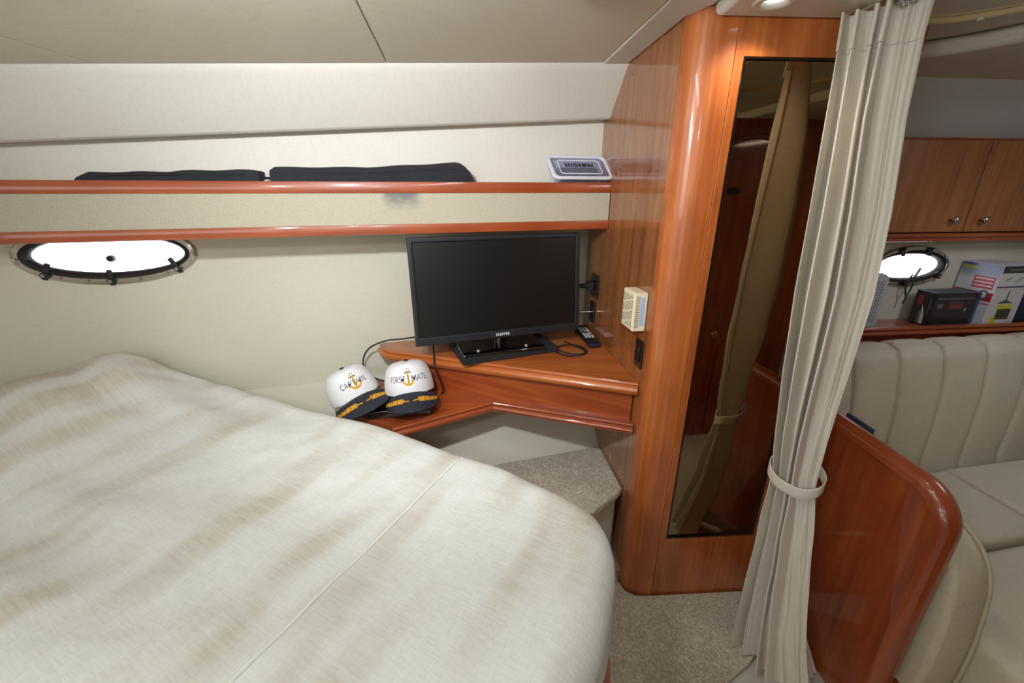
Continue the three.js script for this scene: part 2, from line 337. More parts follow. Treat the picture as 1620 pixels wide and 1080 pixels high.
sideLoft([[0.118, 1.715], [0.135, 1.698], [0.158, 1.692], ...arc(0.166, 1.716, 0.0245, 262, 318, 8), [0.30, 1.816], [0.322, 1.835], [0.33, 1.86], [0.118, 1.86]], 'padded_soffit', M.soffit);

// headliner panels with open joints
{
  const head = structGroup('headliner');
  const back = (x) => 1.456 + 0.29 * x, s1 = (D) => -0.302 - 0.125 * (D - 0.984), s2 = (D) => -1.019 + 0.106 * (D - 0.988), tr = (D) => 0.345 - 0.136 * (D - 1.128);
  const g = 0.0013, dn = (f, o) => { let D = 1.2; for (let i = 0; i < 30; i++) D = back(f(D) + o); return D; };
  const panel = (lf, lo, rf, ro, front = -1.18) => {
    const dl = lf ? dn(lf, lo) : back(-2.3), dr = dn(rf, ro);
    const q = slab([[lf ? lf(front) + lo : -2.3, front], [rf(front) + ro, front], [rf(dr) + ro, dr], [lf ? lf(dl) + lo : -2.3, dl]], 0, 0.022, 0.002);
    const p = q.attributes.position; for (let i = 0; i < p.count; i++) p.setY(i, p.getY(i) + ceilY(p.getX(i), -p.getZ(i)));
    q.computeVertexNormals(); struct('ceiling_panel', boxUV(q, 'z'), M.ceiling, head);
  };
  panel(null, 0, s2, -g); panel(s2, g, s1, -g);
  { const dr = dn(tr, -g), dl = dn(s1, g), q = slab([[s1(-1.18) + g, -1.18], [0.462, -1.18], [0.462, 0.26], [tr(dr) - g, dr], [s1(dl) + g, dl]], 0, 0.022, 0.002), p = q.attributes.position; for (let i = 0; i < p.count; i++) p.setY(i, p.getY(i) + ceilY(p.getX(i), -p.getZ(i))); q.computeVertexNormals(); struct('ceiling_panel', boxUV(q, 'z'), M.ceiling, head); }
  const q = slab([[0.464, 0.275], [0.4655, 1.163], [bulkX(1.23) - 0.001, 1.228], [bulkX(1.566) - 0.001, 1.566], [tr(1.552) + g, 1.552]], 0, 0.03, 0.006);
  const p = q.attributes.position; for (let i = 0; i < p.count; i++) p.setY(i, p.getY(i) - 0.003 + ceilY(p.getX(i), -p.getZ(i)));
  q.computeVertexNormals(); struct('trim_1', boxUV(q, 'z'), M.soffit);
}

// wooden bulkhead, rounded corner post and the face that holds the mirror
struct('wall_bulkhead', boxUV(slab([[bulkX(1.231), 1.231], [bulkX(1.231) + 0.03, 1.231], [bulkX(2.0) + 0.03, 2.0], [bulkX(2.0), 2.0]], -0.02, 1.93)), M.bulkhead);
{
  const bez = (t) => { const a = [0.4228, 1.2285], b = [0.4318, 1.162], c = [0.53, 1.1678], k = 1 - t; return [k * k * a[0] + 2 * k * t * b[0] + t * t * c[0], k * k * a[1] + 2 * k * t * b[1] + t * t * c[1]]; };
  const out = Array.from({ length: 25 }, (_, i) => bez(i / 24)), inn = [[0.53, 1.195], [0.47, 1.2], [0.452, 1.2285]];
  const ring = [...out, ...inn];
  struct('corner_post', loft([0, 0.5, 1, 1.5, 1.93].map((y) => ring.map(([x, D]) => P(x, y - (y ? 0 : 0.02), D)))), M.cherry);
}
const FT = Math.atan(0.06), onFace = (g) => g.applyMatrix4(new THREE.Matrix4().makeRotationY(FT).setPosition(0.532, 0, -1.168));
const fa = (x) => (x - 0.532) / Math.cos(FT);
struct('wall_front', onFace(boxUV(at(plate([[0, -0.02], [fa(1.0), -0.02], [fa(1.0), 1.93], [0, 1.93]], 0.03, 0.0015, [[[fa(0.555), 0.268], [fa(0.555), 1.749], [fa(0.878), 1.749], [fa(0.878), 0.268]]]), 0, 0, -0.03))), M.cherry);
struct('wall_side', boxUV(slab([[0.985, 1.225], [1.0, 1.225], [1.0, 2.02], [0.985, 2.02]], -0.02, 1.93)), M.red);
{ // smoked mirror let into the face
  const t = thing('mirror', 'tall smoked mirror set in the varnished wood beside the curtain', 'mirror', [0.532, 0, 1.168], FT);
  const x0 = fa(0.555) + 0.0008, x1 = fa(0.878) - 0.0008, y0 = 0.2688, y1 = 1.7482;
  const r = (m) => [[x0 + m, y0 + m], [x1 - m, y0 + m], [x1 - m, y1 - m], [x0 + m, y1 - m]];
  obj('mirror_glass', at(plate(r(0.005), 0.005, 0.0008), 0, 0, -0.011), M.smoked, t);
  obj('edge_strip', at(plate(r(0), 0.012, 0.0006, [r(0.0045)]), 0, 0, -0.0105), M.blackGloss, t);
}

// overhead console with the small lamp
{
  const s = new THREE.Shape([[0.47, 1.165], [0.47, 0.72], [0.785, 0.72], [0.785, 1.182]].map((q) => new THREE.Vector2(...q)));
  s.holes.push(new THREE.Path(ellipse(0.56, 1.083, 0.034, 0.034).map((q) => new THREE.Vector2(...q))));
  const g = new THREE.ExtrudeGeometry(s, { depth: 0.075, bevelEnabled: true, bevelThickness: 0.016, bevelSize: 0.014, bevelOffset: -0.014, bevelSegments: 5 });
  g.rotateX(-Math.PI / 2); g.translate(0, 1.841, 0);
  const c = struct('overhead_console', boxUV(g), M.plastic); c.userData.label = 'cream overhead console';
  const t = thing('puck_light', 'small round lit lamp recessed in the console above the mirror', 'lamp', [0.56, 1.825, 1.083]);
  obj('bezel_ring', new THREE.LatheGeometry([[0.021, 0.012], [0.024, 0.002], [0.030, -0.003], [0.040, -0.003], [0.044, -0.0005], [0.044, 0.001], [0.034, 0.002], [0.03, 0.014]].map((q) => new THREE.Vector2(...q)), 40), M.plastic, t);
  obj('lens', at(cyl(0.0215, 0.004, 32), 0, 0.008, 0), M.bright(new THREE.Color(0xf4f6ff), 4), t);
  const l = new THREE.SpotLight(0xfff6ea, LAMP.puck, 0, 1.15, 0.6, 2); l.position.set(0.56, 1.82, -1.083); l.target.position.set(0.56, 0, -1.083); l.shadow.radius = 1; scene.add(l, l.target);
}

// saloon: ceiling with recess and hatch, hull side
const ceil2 = [[1.003, 2.3], [1.003, 1.389]];
for (let i = 0; i <= 40; i++) { const a = Math.PI / 2 * (1 - i / 40), x = 0.98 + 0.36 * Math.cos(a), D = 0.83 + 0.56 * Math.sin(a); if (x > 1.004) ceil2.push([x, D]); }
ceil2.push([1.34, -1.2], [3.1, -1.2], [3.1, 2.3]);
const ceilingSaloon = structGroup('ceiling_saloon');
struct('recess_panel', boxUV(slab([[0.4655, -1.2], [1.5, -1.2], [1.5, 1.42], [1.003, 1.42], [1.003, 1.19], [0.80, 1.18], [0.80, 0.705], [0.4655, 0.705]], 1.832, 1.862, 0, [ellipse(...HATCH)])), M.ceiling, ceilingSaloon);
struct('lowered_panel', boxUV(slab(ceil2, 1.79, 1.8315, 0.016, [], 8)), M.ceiling, ceilingSaloon);
{
  const t = thing('roof_hatch', 'oval roof hatch with beige ring trim above the curtain', 'hatch', [HATCH[0], 1.832, HATCH[1]]);
  const [, , a, b] = HATCH, ring = (prof) => { const rs = []; for (let i = 0; i < 72; i++) { const q = i / 72 * 2 * Math.PI; rs.push(prof.map(([o, y]) => new THREE.Vector3((a + o) * Math.cos(q), y, (b + o) * Math.sin(q)))); } rs.push(rs[0]); return loft(rs, true, false); };
  obj('ring_trim', ring([[0.012, 0], ...arc(0.004, -0.004, 0.008, 0, -180, 6, 0.009), [-0.008, 0.004], ...arc(-0.013, 0.003, 0.006, 0, -180, 5), [-0.02, 0.02], [-0.003, 0.02], [-0.003, 0]]), new THREE.MeshStandardMaterial({ color: 0xcdb98a, roughness: 0.4 }), t);
  obj('gasket', ring([[-0.006, 0.021], [-0.03, 0.018], [-0.03, 0.028], [-0.006, 0.03]]), M.rubber, t);
  obj('pane', at(plate(ellipse(0, 0, a - 0.02, b - 0.02), 0.006, 0.001).rotateX(Math.PI / 2), 0, 0.035, 0), M.glass, t);
  obj('lever', [at(rbox(0.05, 0.014, 0.016, 0.005), -0.02, 0.008, -b + 0.025), at(rbox(0.10, 0.008, 0.012, 0.003), 0.07, 0.014, -b + 0.05)], M.black, t);
  obj('clip', at(rbox(0.035, 0.008, 0.012, 0.003).rotateY(0.6), 0.11, -0.012, -b + 0.025), M.plastic, t);
}
const SL = Math.atan(0.1), sLine = (D0) => (g) => g.applyMatrix4(new THREE.Matrix4().makeRotationY(SL).setPosition(0, 0, -D0)), sa = (x) => x / Math.cos(SL);
const onHull = sLine(1.68);
const PORT2 = { a: sa(1.765), y: 1.13 };
const wallSaloon = structGroup('wall_saloon');
struct('side_panel', onHull(boxUV(at(plate([[sa(1.0), -0.02], [sa(3.1), -0.02], [sa(3.1), 1.94], [sa(1.0), 1.94]], 0.03, 0, [ellipse(PORT2.a, PORT2.y, 0.172, 0.062)]), 0, 0, -0.03))), M.wall, wallSaloon);
{
  const prof = [[1.6, 1.638], [1.42, 1.79], [1.42, 1.83], [1.65, 1.83], [1.66, 1.638]];
  struct('sloped_panel', loft([1.003, 3.09].map((x) => prof.map(([D, y]) => P(x, y, D + 0.1 * x)))), M.gray, wallSaloon);
}

// carpets
function carpetSlab(name, poly, y0, y1, r) {
  return boxUV(slab(poly, y0, y1, r, [], 5));
}
{
  const c = obj('carpet', carpetSlab('carpet', [[-0.42, 1.2], [0.0, 1.04], [0.12, 1.0], [0.30, 1.13], [0.395, 1.255], [0.4225, 1.222], [0.435, 1.185], [0.47, 1.163], [0.53, 1.163], [0.97, 1.187], [0.97, 1.14], [0.86, 0.985], [0.771, 0.917], [0.673, 0.863], [0.45, 0.74], [0.235, 0.60], [0.25, 0.70], [0.245, 0.77], [0.225, 0.82], [0.18, 0.868], [0.09, 0.93], [0.02, 0.985], [-0.12, 1.05], [-0.41, 1.19]], -0.02, 0.0, 0.006), M.carpet);
  tag(c, 'beige cut pile carpet on the floor between bed and curtain', 'carpet');
}
{
  const t = thing('carpeted_step', 'small raised step topped with beige carpet in the corner under the desk', 'step', [0, 0, 0]);
  const wl = (x) => 1.453 + 0.29 * x;
  obj('carpet_top', carpetSlab('c', [[0.385, wl(0.385) - 0.006], [0.4145, 1.288], [0.395, 1.262], [0.285, 1.165], [0.1, 1.04], [-0.08, 1.06], [-0.36, 1.24], [-0.30, wl(-0.3) - 0.004]], 0.362, 0.4, 0.012), M.carpet, t);
  obj('riser', boxUV(slab([[0.385, wl(0.385) - 0.25], [0.398, 1.30], [0.385, 1.272], [0.275, 1.185], [0.1, 1.06], [-0.07, 1.08], [-0.07, 1.1], [0.09, 1.09], [0.26, 1.21]], -0.02, 0.362)), M.wall, t);
}

// ---------------------------------------------------------------- bed
const OUT = new THREE.CatmullRomCurve3([[0.03, 0.10], [0.07, 0.30], [0.118, 0.42], [0.154, 0.48], [0.176, 0.535], [0.196, 0.588], [0.21, 0.628], [0.221, 0.68], [0.22, 0.737], [0.202, 0.797], [0.158, 0.842], [0.072, 0.902], [0.005, 0.957], [-0.115, 1.018], [-0.21, 1.068], [-0.315, 1.122], [-0.415, 1.172], [-0.545, 1.228], [-0.69, 1.288], [-0.89, 1.36], [-1.10, 1.42], [-1.25, 1.398], [-1.36, 1.372], [-1.46, 1.345], [-1.58, 1.308], [-1.75, 1.258], [-2.04, 1.172], [-2.18, 1.05], [-2.22, 0.6], [-2.22, -0.5], [-2.05, -0.68], [-0.6, -0.68], [-0.15, -0.6], [0.0, -0.3]].map(([x, D]) => new THREE.Vector3(x, 0, -D)), true, 'centripetal');
const bedPts = OUT.getSpacedPoints(420).slice(0, 420);
const bedNor = bedPts.map((p, i) => { const a = bedPts[(i + 419) % 420], b = bedPts[(i + 1) % 420], d = b.clone().sub(a).normalize(); return new THREE.Vector3(-d.z, 0, d.x); });
{ // outward sign
  const c = new THREE.Vector3(-1, 0, -0.35); if (bedNor[0].dot(bedPts[0].clone().sub(c)) < 0) bedNor.forEach((n) => n.negate());
}
const edgeLift = (x) => lerpTable([[-2.3, 0.05], [-1.9, 0.055], [-1.75, 0.07], [-1.58, 0.115], [-1.46, 0.148], [-1.36, 0.160], [-1.28, 0.152], [-1.2, 0.105], [-1.1, 0.045], [-0.95, 0.015], [-0.7, 0.004], [-0.3, 0], [0.3, 0]], x)[0];
const bandU = [-0.459, -0.888];                                            // plan direction of the dyed bands: across the bed
const slowN = (x, D, f, s) => fbm(x / 8 + 10, D / 8 + 10, f, f, 3, s) - 0.5;
function bedTop(x, D) {
  const far = 1.43 + 0.2 * Math.min(0, x + 1.0) + (x > -1 ? (-(x + 1)) * 0.5 : 0);  // distance from the far edge, roughly
  const d = Math.max(0, far - D), hump = edgeLift(x) * (1 - smooth(0.15, 0.75, d));
  const w = 0.020 * slowN(x * 1.3, D, 16, 201) + 0.020 * slowN(x, D * 1.5, 32, 205) + 0.008 * slowN(x, D, 90, 207);
  const head = smooth(-0.3, -1.2, x);
  const folds = 0.016 * head * Math.sin((x * 0.45 + D * 1.0) * 19 + 6 * slowN(x, D, 8, 211)) * smooth(0.3, 0.6, fbm(x / 8 + 10, D / 8 + 10, 16, 16, 2, 221));
  return 0.757 + hump + w + folds;
}
{
  const R = 0.075, rows = [];
  const row = (inset, yf) => bedPts.map((p, i) => { const q = p.clone().addScaledVector(bedNor[i], -inset); q.y = yf(q, i); return q; });
  const top = (q) => bedTop(q.x, -q.z);
  const rip = (i, k) => k * (0.006 * Math.sin(i * 0.55) + 0.005 * Math.sin(i * 0.23 + 1));
  const side = (h, inset, k) => bedPts.map((p, i) => { const q = p.clone().addScaledVector(bedNor[i], -inset + rip(i, k)); q.y = h; return q; });
  rows.push(side(0.425, 0.055, 1), side(0.44, 0.04, 1), side(0.47, 0.022, 1), side(0.52, 0.01, 1), side(0.57, 0.003, 0.8), side(0.62, 0, 0.5));
  for (let k = 0; k <= 8; k++) { const a = k / 8 * Math.PI / 2; rows.push(row(R * (1 - Math.cos(a)), (q) => top(q) - R * (1 - Math.sin(a)))); }
  const last = rows[rows.length - 1], c0 = new THREE.Vector3(-0.95, 0, -0.3), c1 = new THREE.Vector3(-1.1, 0, -0.3);
  for (let k = 1; k <= 110; k++) { const t = k / 110; rows.push(last.map((p) => { const q = p.clone().lerp(p.x > -1 ? c0 : c1, Math.pow(t, 0.9)); q.y = top(q); return q; })); }
  const n = bedPts.length, pos = [], uv = [], idx = [];
  rows.forEach((r, j) => { let drop = j < 6 ? 0.75 - r[0].y : 0; r.forEach((p, i) => {
    const q = p.clone().addScaledVector(bedNor[i], drop); pos.push(p.x, p.y, p.z);
    uv.push(q.x * bandU[0] - q.z * bandU[1], q.x * -bandU[1] - q.z * bandU[0]);
  }); });
  for (let j = 0; j < rows.length - 1; j++) for (let i = 0; i < n; i++) { const a = j * n + i, b = j * n + (i + 1) % n; idx.push(a, b, b + n, a, b + n, a + n); }
  const g = new THREE.BufferGeometry();
  g.setAttribute('position', new THREE.Float32BufferAttribute(pos, 3)); g.setAttribute('uv', new THREE.Float32BufferAttribute(uv, 2)); g.setIndex(idx); g.computeVertexNormals();
  const d = obj('duvet', g, M.duvet);
  tag(d, 'cream duvet with soft tan dyed bands spread over the large bed', 'duvet');
  const seam = []; for (let i = 0; i <= 60; i++) { const t = 0.035 + i / 60 * 1.25, x = -0.128 - 0.292 * t, D = 1.0 - 0.584 * t; seam.push(P(x, bedTop(x, D) - (i < 2 ? 0.004 * (2 - i) : 0) + 0.0016, D)); }
  obj('seam', tube(seam, 0.0038, 120, 6), M.duvetSeam, d);
  // platform below
  const t = thing('bed_platform', 'varnished wooden bed platform under the duvet edge', 'bed', [0, 0, 0]);
  const ringAt = (off, y) => bedPts.filter((_, i) => i % 3 === 0).map((p, k) => { const q = p.clone().addScaledVector(bedNor[k * 3], off); q.y = y; return q; });
  obj('base', loft([ringAt(-0.03, -0.019), ringAt(-0.03, 0.30)]), M.red, t);
  obj('edge_moulding', loft([ringAt(-0.03, 0.30), ringAt(0.0, 0.302), ringAt(0.012, 0.312), ringAt(0.016, 0.33), ringAt(0.016, 0.39), ringAt(0.010, 0.408), ringAt(-0.004, 0.414), ringAt(-0.03, 0.414)]), M.red, t);
}

// ---------------------------------------------------------------- corner desk
const DY = 0.848, LY = 0.692;
const deskF = (x) => 1.386 - 0.33 * x, wallD = (x) => 1.797 + 0.29 * x;
const bullnose = (y1, h, out) => { // top board with a bead, a groove and a lower round
  const p = [[-0.02, y1]]; p.push(...arc(out - 0.012, y1 - 0.006, 0.006, 90, -60, 5)); p.push([out - 0.011, y1 - 0.0125]);
  p.push(...arc(out - 0.010, y1 - 0.013 - (h - 0.013) / 2, (h - 0.014) / 2, 80, -80, 8)); p.push([-0.02, y1 - h]); return p;
};
{
  const t = thing('corner_desk', 'varnished wood corner desk with rounded edges holding the television', 'desk', [0, 0, 0]);
  const xr = 0.419, xl = -0.50, n = 0.012;
  obj('desk_top', boxUV(slab([[xl + 0.02, deskF(xl) + 0.0], [xr, deskF(xr) + 0.02], [bulkX(1.3) - 0.001, 1.3], [bulkX(1.88) - 0.001, 1.88], [0.335, wallD(0.335) - 0.003], [-0.54, wallD(-0.54) - 0.003]], DY - 0.035, DY, 0.0008), 'x'), M.cherrySatin, t);
  obj('edge_moulding', moulding([[-0.545, wallD(-0.545) - 0.012], [xl - 0.015, deskF(xl) + 0.022], [xl + 0.01, deskF(xl) + 0.002], [xr, deskF(xr) + 0.004]].map(([x, D]) => [x, D]), bullnose(DY + 0.0004, 0.044, 0.012)), M.cherry, t);
  const off = (o) => (x) => deskF(x) + o;
  const fasc = off(0.024);
  obj('fascia', boxUV(slab([[-0.45, fasc(-0.45)], [xr - 0.008, fasc(xr - 0.008)], [xr - 0.008, fasc(xr - 0.008) + 0.018], [-0.45, fasc(-0.45) + 0.018]], LY, DY - 0.035), 'x'), M.red, t);
  const ledge = [[xr - 0.004, deskF(xr) + 0.02], [bulkX(1.3) - 0.001, 1.3], [bulkX(1.88) - 0.001, 1.87], [0.33, wallD(0.33) - 0.03], [-0.60, wallD(-0.60) - 0.03], [-0.60, 1.33], [-0.40, 1.235], [-0.072, 1.425]];
  obj('lower_shelf', boxUV(slab(ledge, LY - 0.03, LY, 0.0008), 'x'), M.red, t);
  obj('lower_moulding', moulding([[-0.405, 1.222], [-0.072, 1.412], [xr - 0.002, deskF(xr) + 0.004]], bullnose(LY + 0.0004, 0.038, 0.012)), M.red, t);
}

// ---------------------------------------------------------------- high shelf
{
  const t = thing('wall_shelf', 'long cherry edged wall shelf with beige fabric fascia above the porthole', 'shelf', [0, 0, 0]);
  const R = (x) => 1.548 + 0.277 * x, xr = 0.366, xl = -2.25, wUp = (x) => 1.797 + 0.29 * x - 0.119 / CS * 1.0, path = [[xl, R(xl)], [xr, R(xr)]];
  const rail = (y0, y1, o) => [[-0.02, y0], [o - 0.004, y0], ...arc(o - 0.003, y0 + 0.003, 0.003, -90, 0, 4), ...arc(o - 0.003, y1 - 0.003, 0.003, 0, 90, 4), [-0.02, y1]];
  obj('top_rail', moulding(path, rail(1.439, 1.474, 0.004)), M.red, t);
  obj('bottom_rail', moulding(path, rail(1.309, 1.341, 0.004)), M.red, t);
  const m = M.strip.clone();
  m.map = canvasTex(2048, 128, (c, w, h) => {
    const r = rng(5); c.fillStyle = '#bab29c'; c.fillRect(0, 0, w, h);
    for (let i = 0; i < 60000; i++) { const k = r(); c.fillStyle = k < 0.5 ? 'rgba(120,106,80,0.16)' : 'rgba(226,216,192,0.18)'; c.fillRect(r() * w, r() * h, 1 + r() * 2, 1); }
    // water stain hanging from the rail
    for (let i = 0; i < 900; i++) { const x = w * (0.722 + (r() - 0.5) * 0.034 + (r() - 0.5) * 0.012), y = h * (r() * r() * 0.55); c.fillStyle = 'rgba(112,104,94,0.028)'; c.beginPath(); c.ellipse(x, y, 6 + r() * 6, 4 + r() * 5, 0, 0, 7); c.fill(); }
  });
  m.map.wrapS = m.map.wrapT = THREE.RepeatWrapping;
  const g = moulding(path, [[-0.02, 1.338], [-0.001, 1.338], [-0.001, 1.442], [-0.02, 1.442]]), p = g.attributes.position, uv = g.attributes.uv;
  for (let i = 0; i < p.count; i++) uv.setXY(i, (p.getX(i) - xl) / (xr - xl), (p.getY(i) - 1.338) / 0.104);
  obj('fabric_fascia', g, m, t, 'beige woven fabric fascia with a grey water stain');
  obj('shelf_board', boxUV(slab([[xl, R(xl) + 0.012], [xr, R(xr) + 0.012], [bulkX(1.77) - 0.001, wUp(0.34) - 0.003], [xl, wUp(xl) - 0.003]], 1.440, 1.462), 'x'), M.cherrySatin, t);
  obj('underside_board', boxUV(slab([[xl, R(xl) + 0.012], [xr, R(xr) + 0.012], [bulkX(1.88) - 0.001, wallD(0.335) - 0.004], [xl, wallD(xl) - 0.004]], 1.312, 1.326), 'x'), M.cherrySatin, t);
}

// ---------------------------------------------------------------- portholes
function porthole(name, label, place, A, B, gA, gB, dogs, screws, extra) {
  const t = thing(name, label, 'porthole');
  const ring = (prof) => { const rs = []; for (let i = 0; i < 72; i++) { const q = i / 72 * 2 * Math.PI; rs.push(tight(prof).map(([k, z]) => new THREE.Vector3((gA + (A - gA) * k) * Math.cos(q), (gB + (B - gB) * k) * Math.sin(q), z))); } rs.push(rs[0]); return loft(rs, true, false); };
  const put = (n, g, m, p = t) => obj(n, place(Array.isArray(g) ? merge(g) : g), m, p);
  put('frame', ring([[0.44, 0.001], [0.44, 0.008], [0.47, 0.010], [0.86, 0.0105], [0.95, 0.007], [1, 0.001]]), M.steel);
  put('gasket', ring([[0, -0.018], [0, -0.002], [0.14, 0.006], [0.45, 0.0085], [0.45, -0.02]]), M.rubber);
  put('pane', at(plate(ellipse(0, 0, gA + 0.012, gB + 0.012), 0.004), 0, 0, -0.016), M.glass);
  for (const [q, len] of dogs) {
    const a = q * Math.PI / 180, x = Math.cos(a), y = Math.sin(a), fx = (gA + (A - gA) * 0.62) * x, fy = (gB + (B - gB) * 0.62) * y, nx = x / A, ny = y / B, l = Math.hypot(nx, ny), dir = Math.atan2(ny, nx);
    const g = [rbox(len, 0.015, 0.009, 0.003), at(cyl(0.010, 0.012, 16).rotateX(Math.PI / 2), len * 0.22, 0, 0.004)];
    const m = merge(g).rotateZ(dir).translate(fx - nx / l * len * 0.22, fy - ny / l * len * 0.22, 0.013);
    const d = put('latch', m, M.black);
    put('latch_screw', at(cyl(0.006, 0.004, 12).rotateX(Math.PI / 2), fx, fy, 0.0245), M.chrome, d);
  }
  for (const q of screws) { const a = q * Math.PI / 180; put('screw', at(cyl(0.0048, 0.004, 14, 0.0035).rotateX(-Math.PI / 2), (gA + (A - gA) * 0.68) * Math.cos(a), (gB + (B - gB) * 0.68) * Math.sin(a), 0.0125), M.chrome); }
  extra?.(put);
  return t;
}
porthole('porthole', 'wide oval steel porthole under the high shelf, above the bed', (g) => onWall(g.translate(PA, PORT.y, 0)), 0.257, 0.101, 0.215, 0.060,
  [[222, 0.056], [268, 0.052], [322, 0.056]], [184, 233, 252, 287, 309, 356, 60, 120],
  (put) => put('stay_knob', at(cyl(0.0115, 0.012, 24, 0.010).rotateX(Math.PI / 2), -0.003, -0.014, -0.008), M.black));
porthole('porthole', 'small oval porthole above the fiddle rail in the saloon', (g) => onHull(g.translate(PORT2.a, PORT2.y, 0)), 0.186, 0.092, 0.160, 0.054,
  [[112, 0.036], [68, 0.036], [215, 0.03], [325, 0.03], [268, 0.034]], [150, 30, 240, 300]);
{
  const t = thing('lanyard', 'dark cord loop hanging from the saloon porthole latch', 'cord', [1.765, 1.08, 1.84]);
  const c = (dx, pts) => tube(pts.map(([x, y]) => new THREE.Vector3(x + dx, y, 0.012)), 0.0032, 30, 6);
  obj('loop', [c(0, [[0.0, 0.02], [-0.012, -0.02], [-0.010, -0.05], [0, -0.075], [0.012, -0.05], [0.014, -0.02], [0.006, 0.02]]), c(0, [[0, -0.07], [0.002, -0.09], [-0.002, -0.115]])], new THREE.MeshStandardMaterial({ color: 0x2f3324, roughness: 0.8 }), t);
  obj('toggle', at(new THREE.CapsuleGeometry(0.006, 0.035, 6, 12).rotateZ(-0.35), 0.012, 0.028, 0.018), M.chrome, t);
}

// ---------------------------------------------------------------- television on its riser
{
  const t = thing('riser_board', 'flat black foam riser board under the television stand', 'riser', [-0.04, DY + 0.0004, 1.567], Math.atan(0.395));
  obj('board', at(rbox(0.385, 0.026, 0.225, 0.004), 0, 0.0135, 0), M.foam, t);
}
{
  const t = thing('television', 'black flat television with a dark screen standing on the corner desk', 'television', [-0.047, DY + 0.0272, 1.545], Math.atan(0.33));
  const w = 0.652, h = 0.384, yb = 0.036, z = -0.002;
  const fr = (m) => [[-w / 2 + m, yb + m], [w / 2 - m, yb + m], [w / 2 - m, yb + h - m], [-w / 2 + m, yb + h - m]];
  const tilt = (g) => g.translate(0, -0.06, 0).rotateX(-0.085).translate(0, 0.06, 0);
  const inner = [[-w / 2 + 0.017, yb + 0.03], [w / 2 - 0.017, yb + 0.03], [w / 2 - 0.017, yb + h - 0.017], [-w / 2 + 0.017, yb + h - 0.017]];
  obj('bezel', tilt(at(plate(fr(0), 0.032, 0.004, [inner]), 0, 0, z)), M.bezel, t);
  obj('screen', tilt(at(plate(inner, 0.006), 0, 0, z + 0.019)), M.screen, t);
  obj('back_shell', [tilt(at(rbox(w - 0.02, h - 0.02, 0.012, 0.005), 0, yb + h / 2, z - 0.003)), tilt(at(rbox(0.36, 0.22, 0.03, 0.012), 0, yb + h * 0.42, z - 0.02))], M.black, t);
  const st = obj('stand_base', at(rbox(0.325, 0.010, 0.19, 0.005), -0.006, 0.0052, 0.005), M.blackGloss, t);
  obj('neck', [at(new THREE.CylinderGeometry(0.021, 0.024, 0.06, 24), 0, 0.04, -0.01), at(rbox(0.09, 0.05, 0.016, 0.006), 0, 0.07, -0.025)], M.blackGloss, t);
  for (const x of [-0.105, 0.085]) obj('stand_screw', at(new THREE.SphereGeometry(0.0075, 16, 8, 0, 2 * Math.PI, 0, Math.PI / 2), x, 0.0102, 0.068), M.chrome, st);
  const logo = canvasTex(256, 48, (c, a, b) => { c.fillStyle = '#1e2026'; c.fillRect(0, 0, a, b); c.fillStyle = '#e2e2e4'; c.font = 'bold 44px sans-serif'; c.textAlign = 'center'; c.textBaseline = 'middle'; c.fillText('SCEPTRE', a / 2, b / 2 + 2); });
  obj('maker_badge', tilt(at(new THREE.BoxGeometry(0.080, 0.0150, 0.0015), 0.002, yb + 0.0155, z + 0.0322)), new THREE.MeshStandardMaterial({ map: logo, roughness: 0.5 }), t, 'silver lettering on the lower bezel');
}
const cable = (name, label, pts, r = 0.0032, mat = M.rubber) => tag(obj(name, tube(pts.map((q) => P(...q)), r, 120, 8), mat), label, 'cable');
cable('cable', 'black cable looping along the wall from the television down to the caps', [[-0.30, 0.905, 1.62], [-0.36, 0.893, 1.60], [-0.42, 0.892, 1.57], [-0.50, 0.888, 1.55], [-0.575, 0.85, 1.56], [-0.608, 0.79, 1.572], [-0.60, 0.74, 1.575], [-0.56, 0.71, 1.578], [-0.50, 0.6965, 1.575]]);
cable('cable', 'black cable hanging from the television over the desk edge by the caps', [[-0.325, 0.912, 1.60], [-0.318, 0.90, 1.565], [-0.302, 0.868, 1.50], [-0.292, 0.825, 1.447], [-0.283, 0.79, 1.447], [-0.272, 0.75, 1.452], [-0.268, 0.71, 1.462], [-0.28, 0.6965, 1.475]]);
cable('cable', 'black cable coiled on the desk beside the television', [[0.15, 0.8525, 1.70], [0.17, 0.8525, 1.56], [0.245, 0.852, 1.50], [0.288, 0.8522, 1.51], [0.292, 0.853, 1.555], [0.25, 0.8535, 1.60], [0.19, 0.8524, 1.585], [0.165, 0.857, 1.53], [0.21, 0.856, 1.478], [0.27, 0.857, 1.487], [0.284, 0.856, 1.53], [0.22, 0.8565, 1.63]], 0.0028);

// remote control
{
  const t = thing('remote_control', 'black remote control with pale buttons lying on the desk', 'remote control', [0.322, DY + 0.0004, 1.69], 0.11);
  const L = 0.235, Wd = 0.052;
  obj('body', at(rbox(Wd, 0.02, L, 0.007), 0, 0.0102, 0), M.black, t);
  const pale = new THREE.MeshStandardMaterial({ color: 0xc8cdd4, roughness: 0.5 }), red = new THREE.MeshStandardMaterial({ color: 0xb4573c, roughness: 0.5 });
  for (let r = 0; r < 9; r++) for (let c = 0; c < 3; c++) { if (r === 4 && c === 1) continue; obj('button', at(rbox(0.0105, 0.003, 0.009, 0.0014, 2), (c - 1) * 0.0145, 0.0212, -0.085 + r * 0.0155), r === 4 || (r === 6 && c === 2) ? red : pale, t); }
}

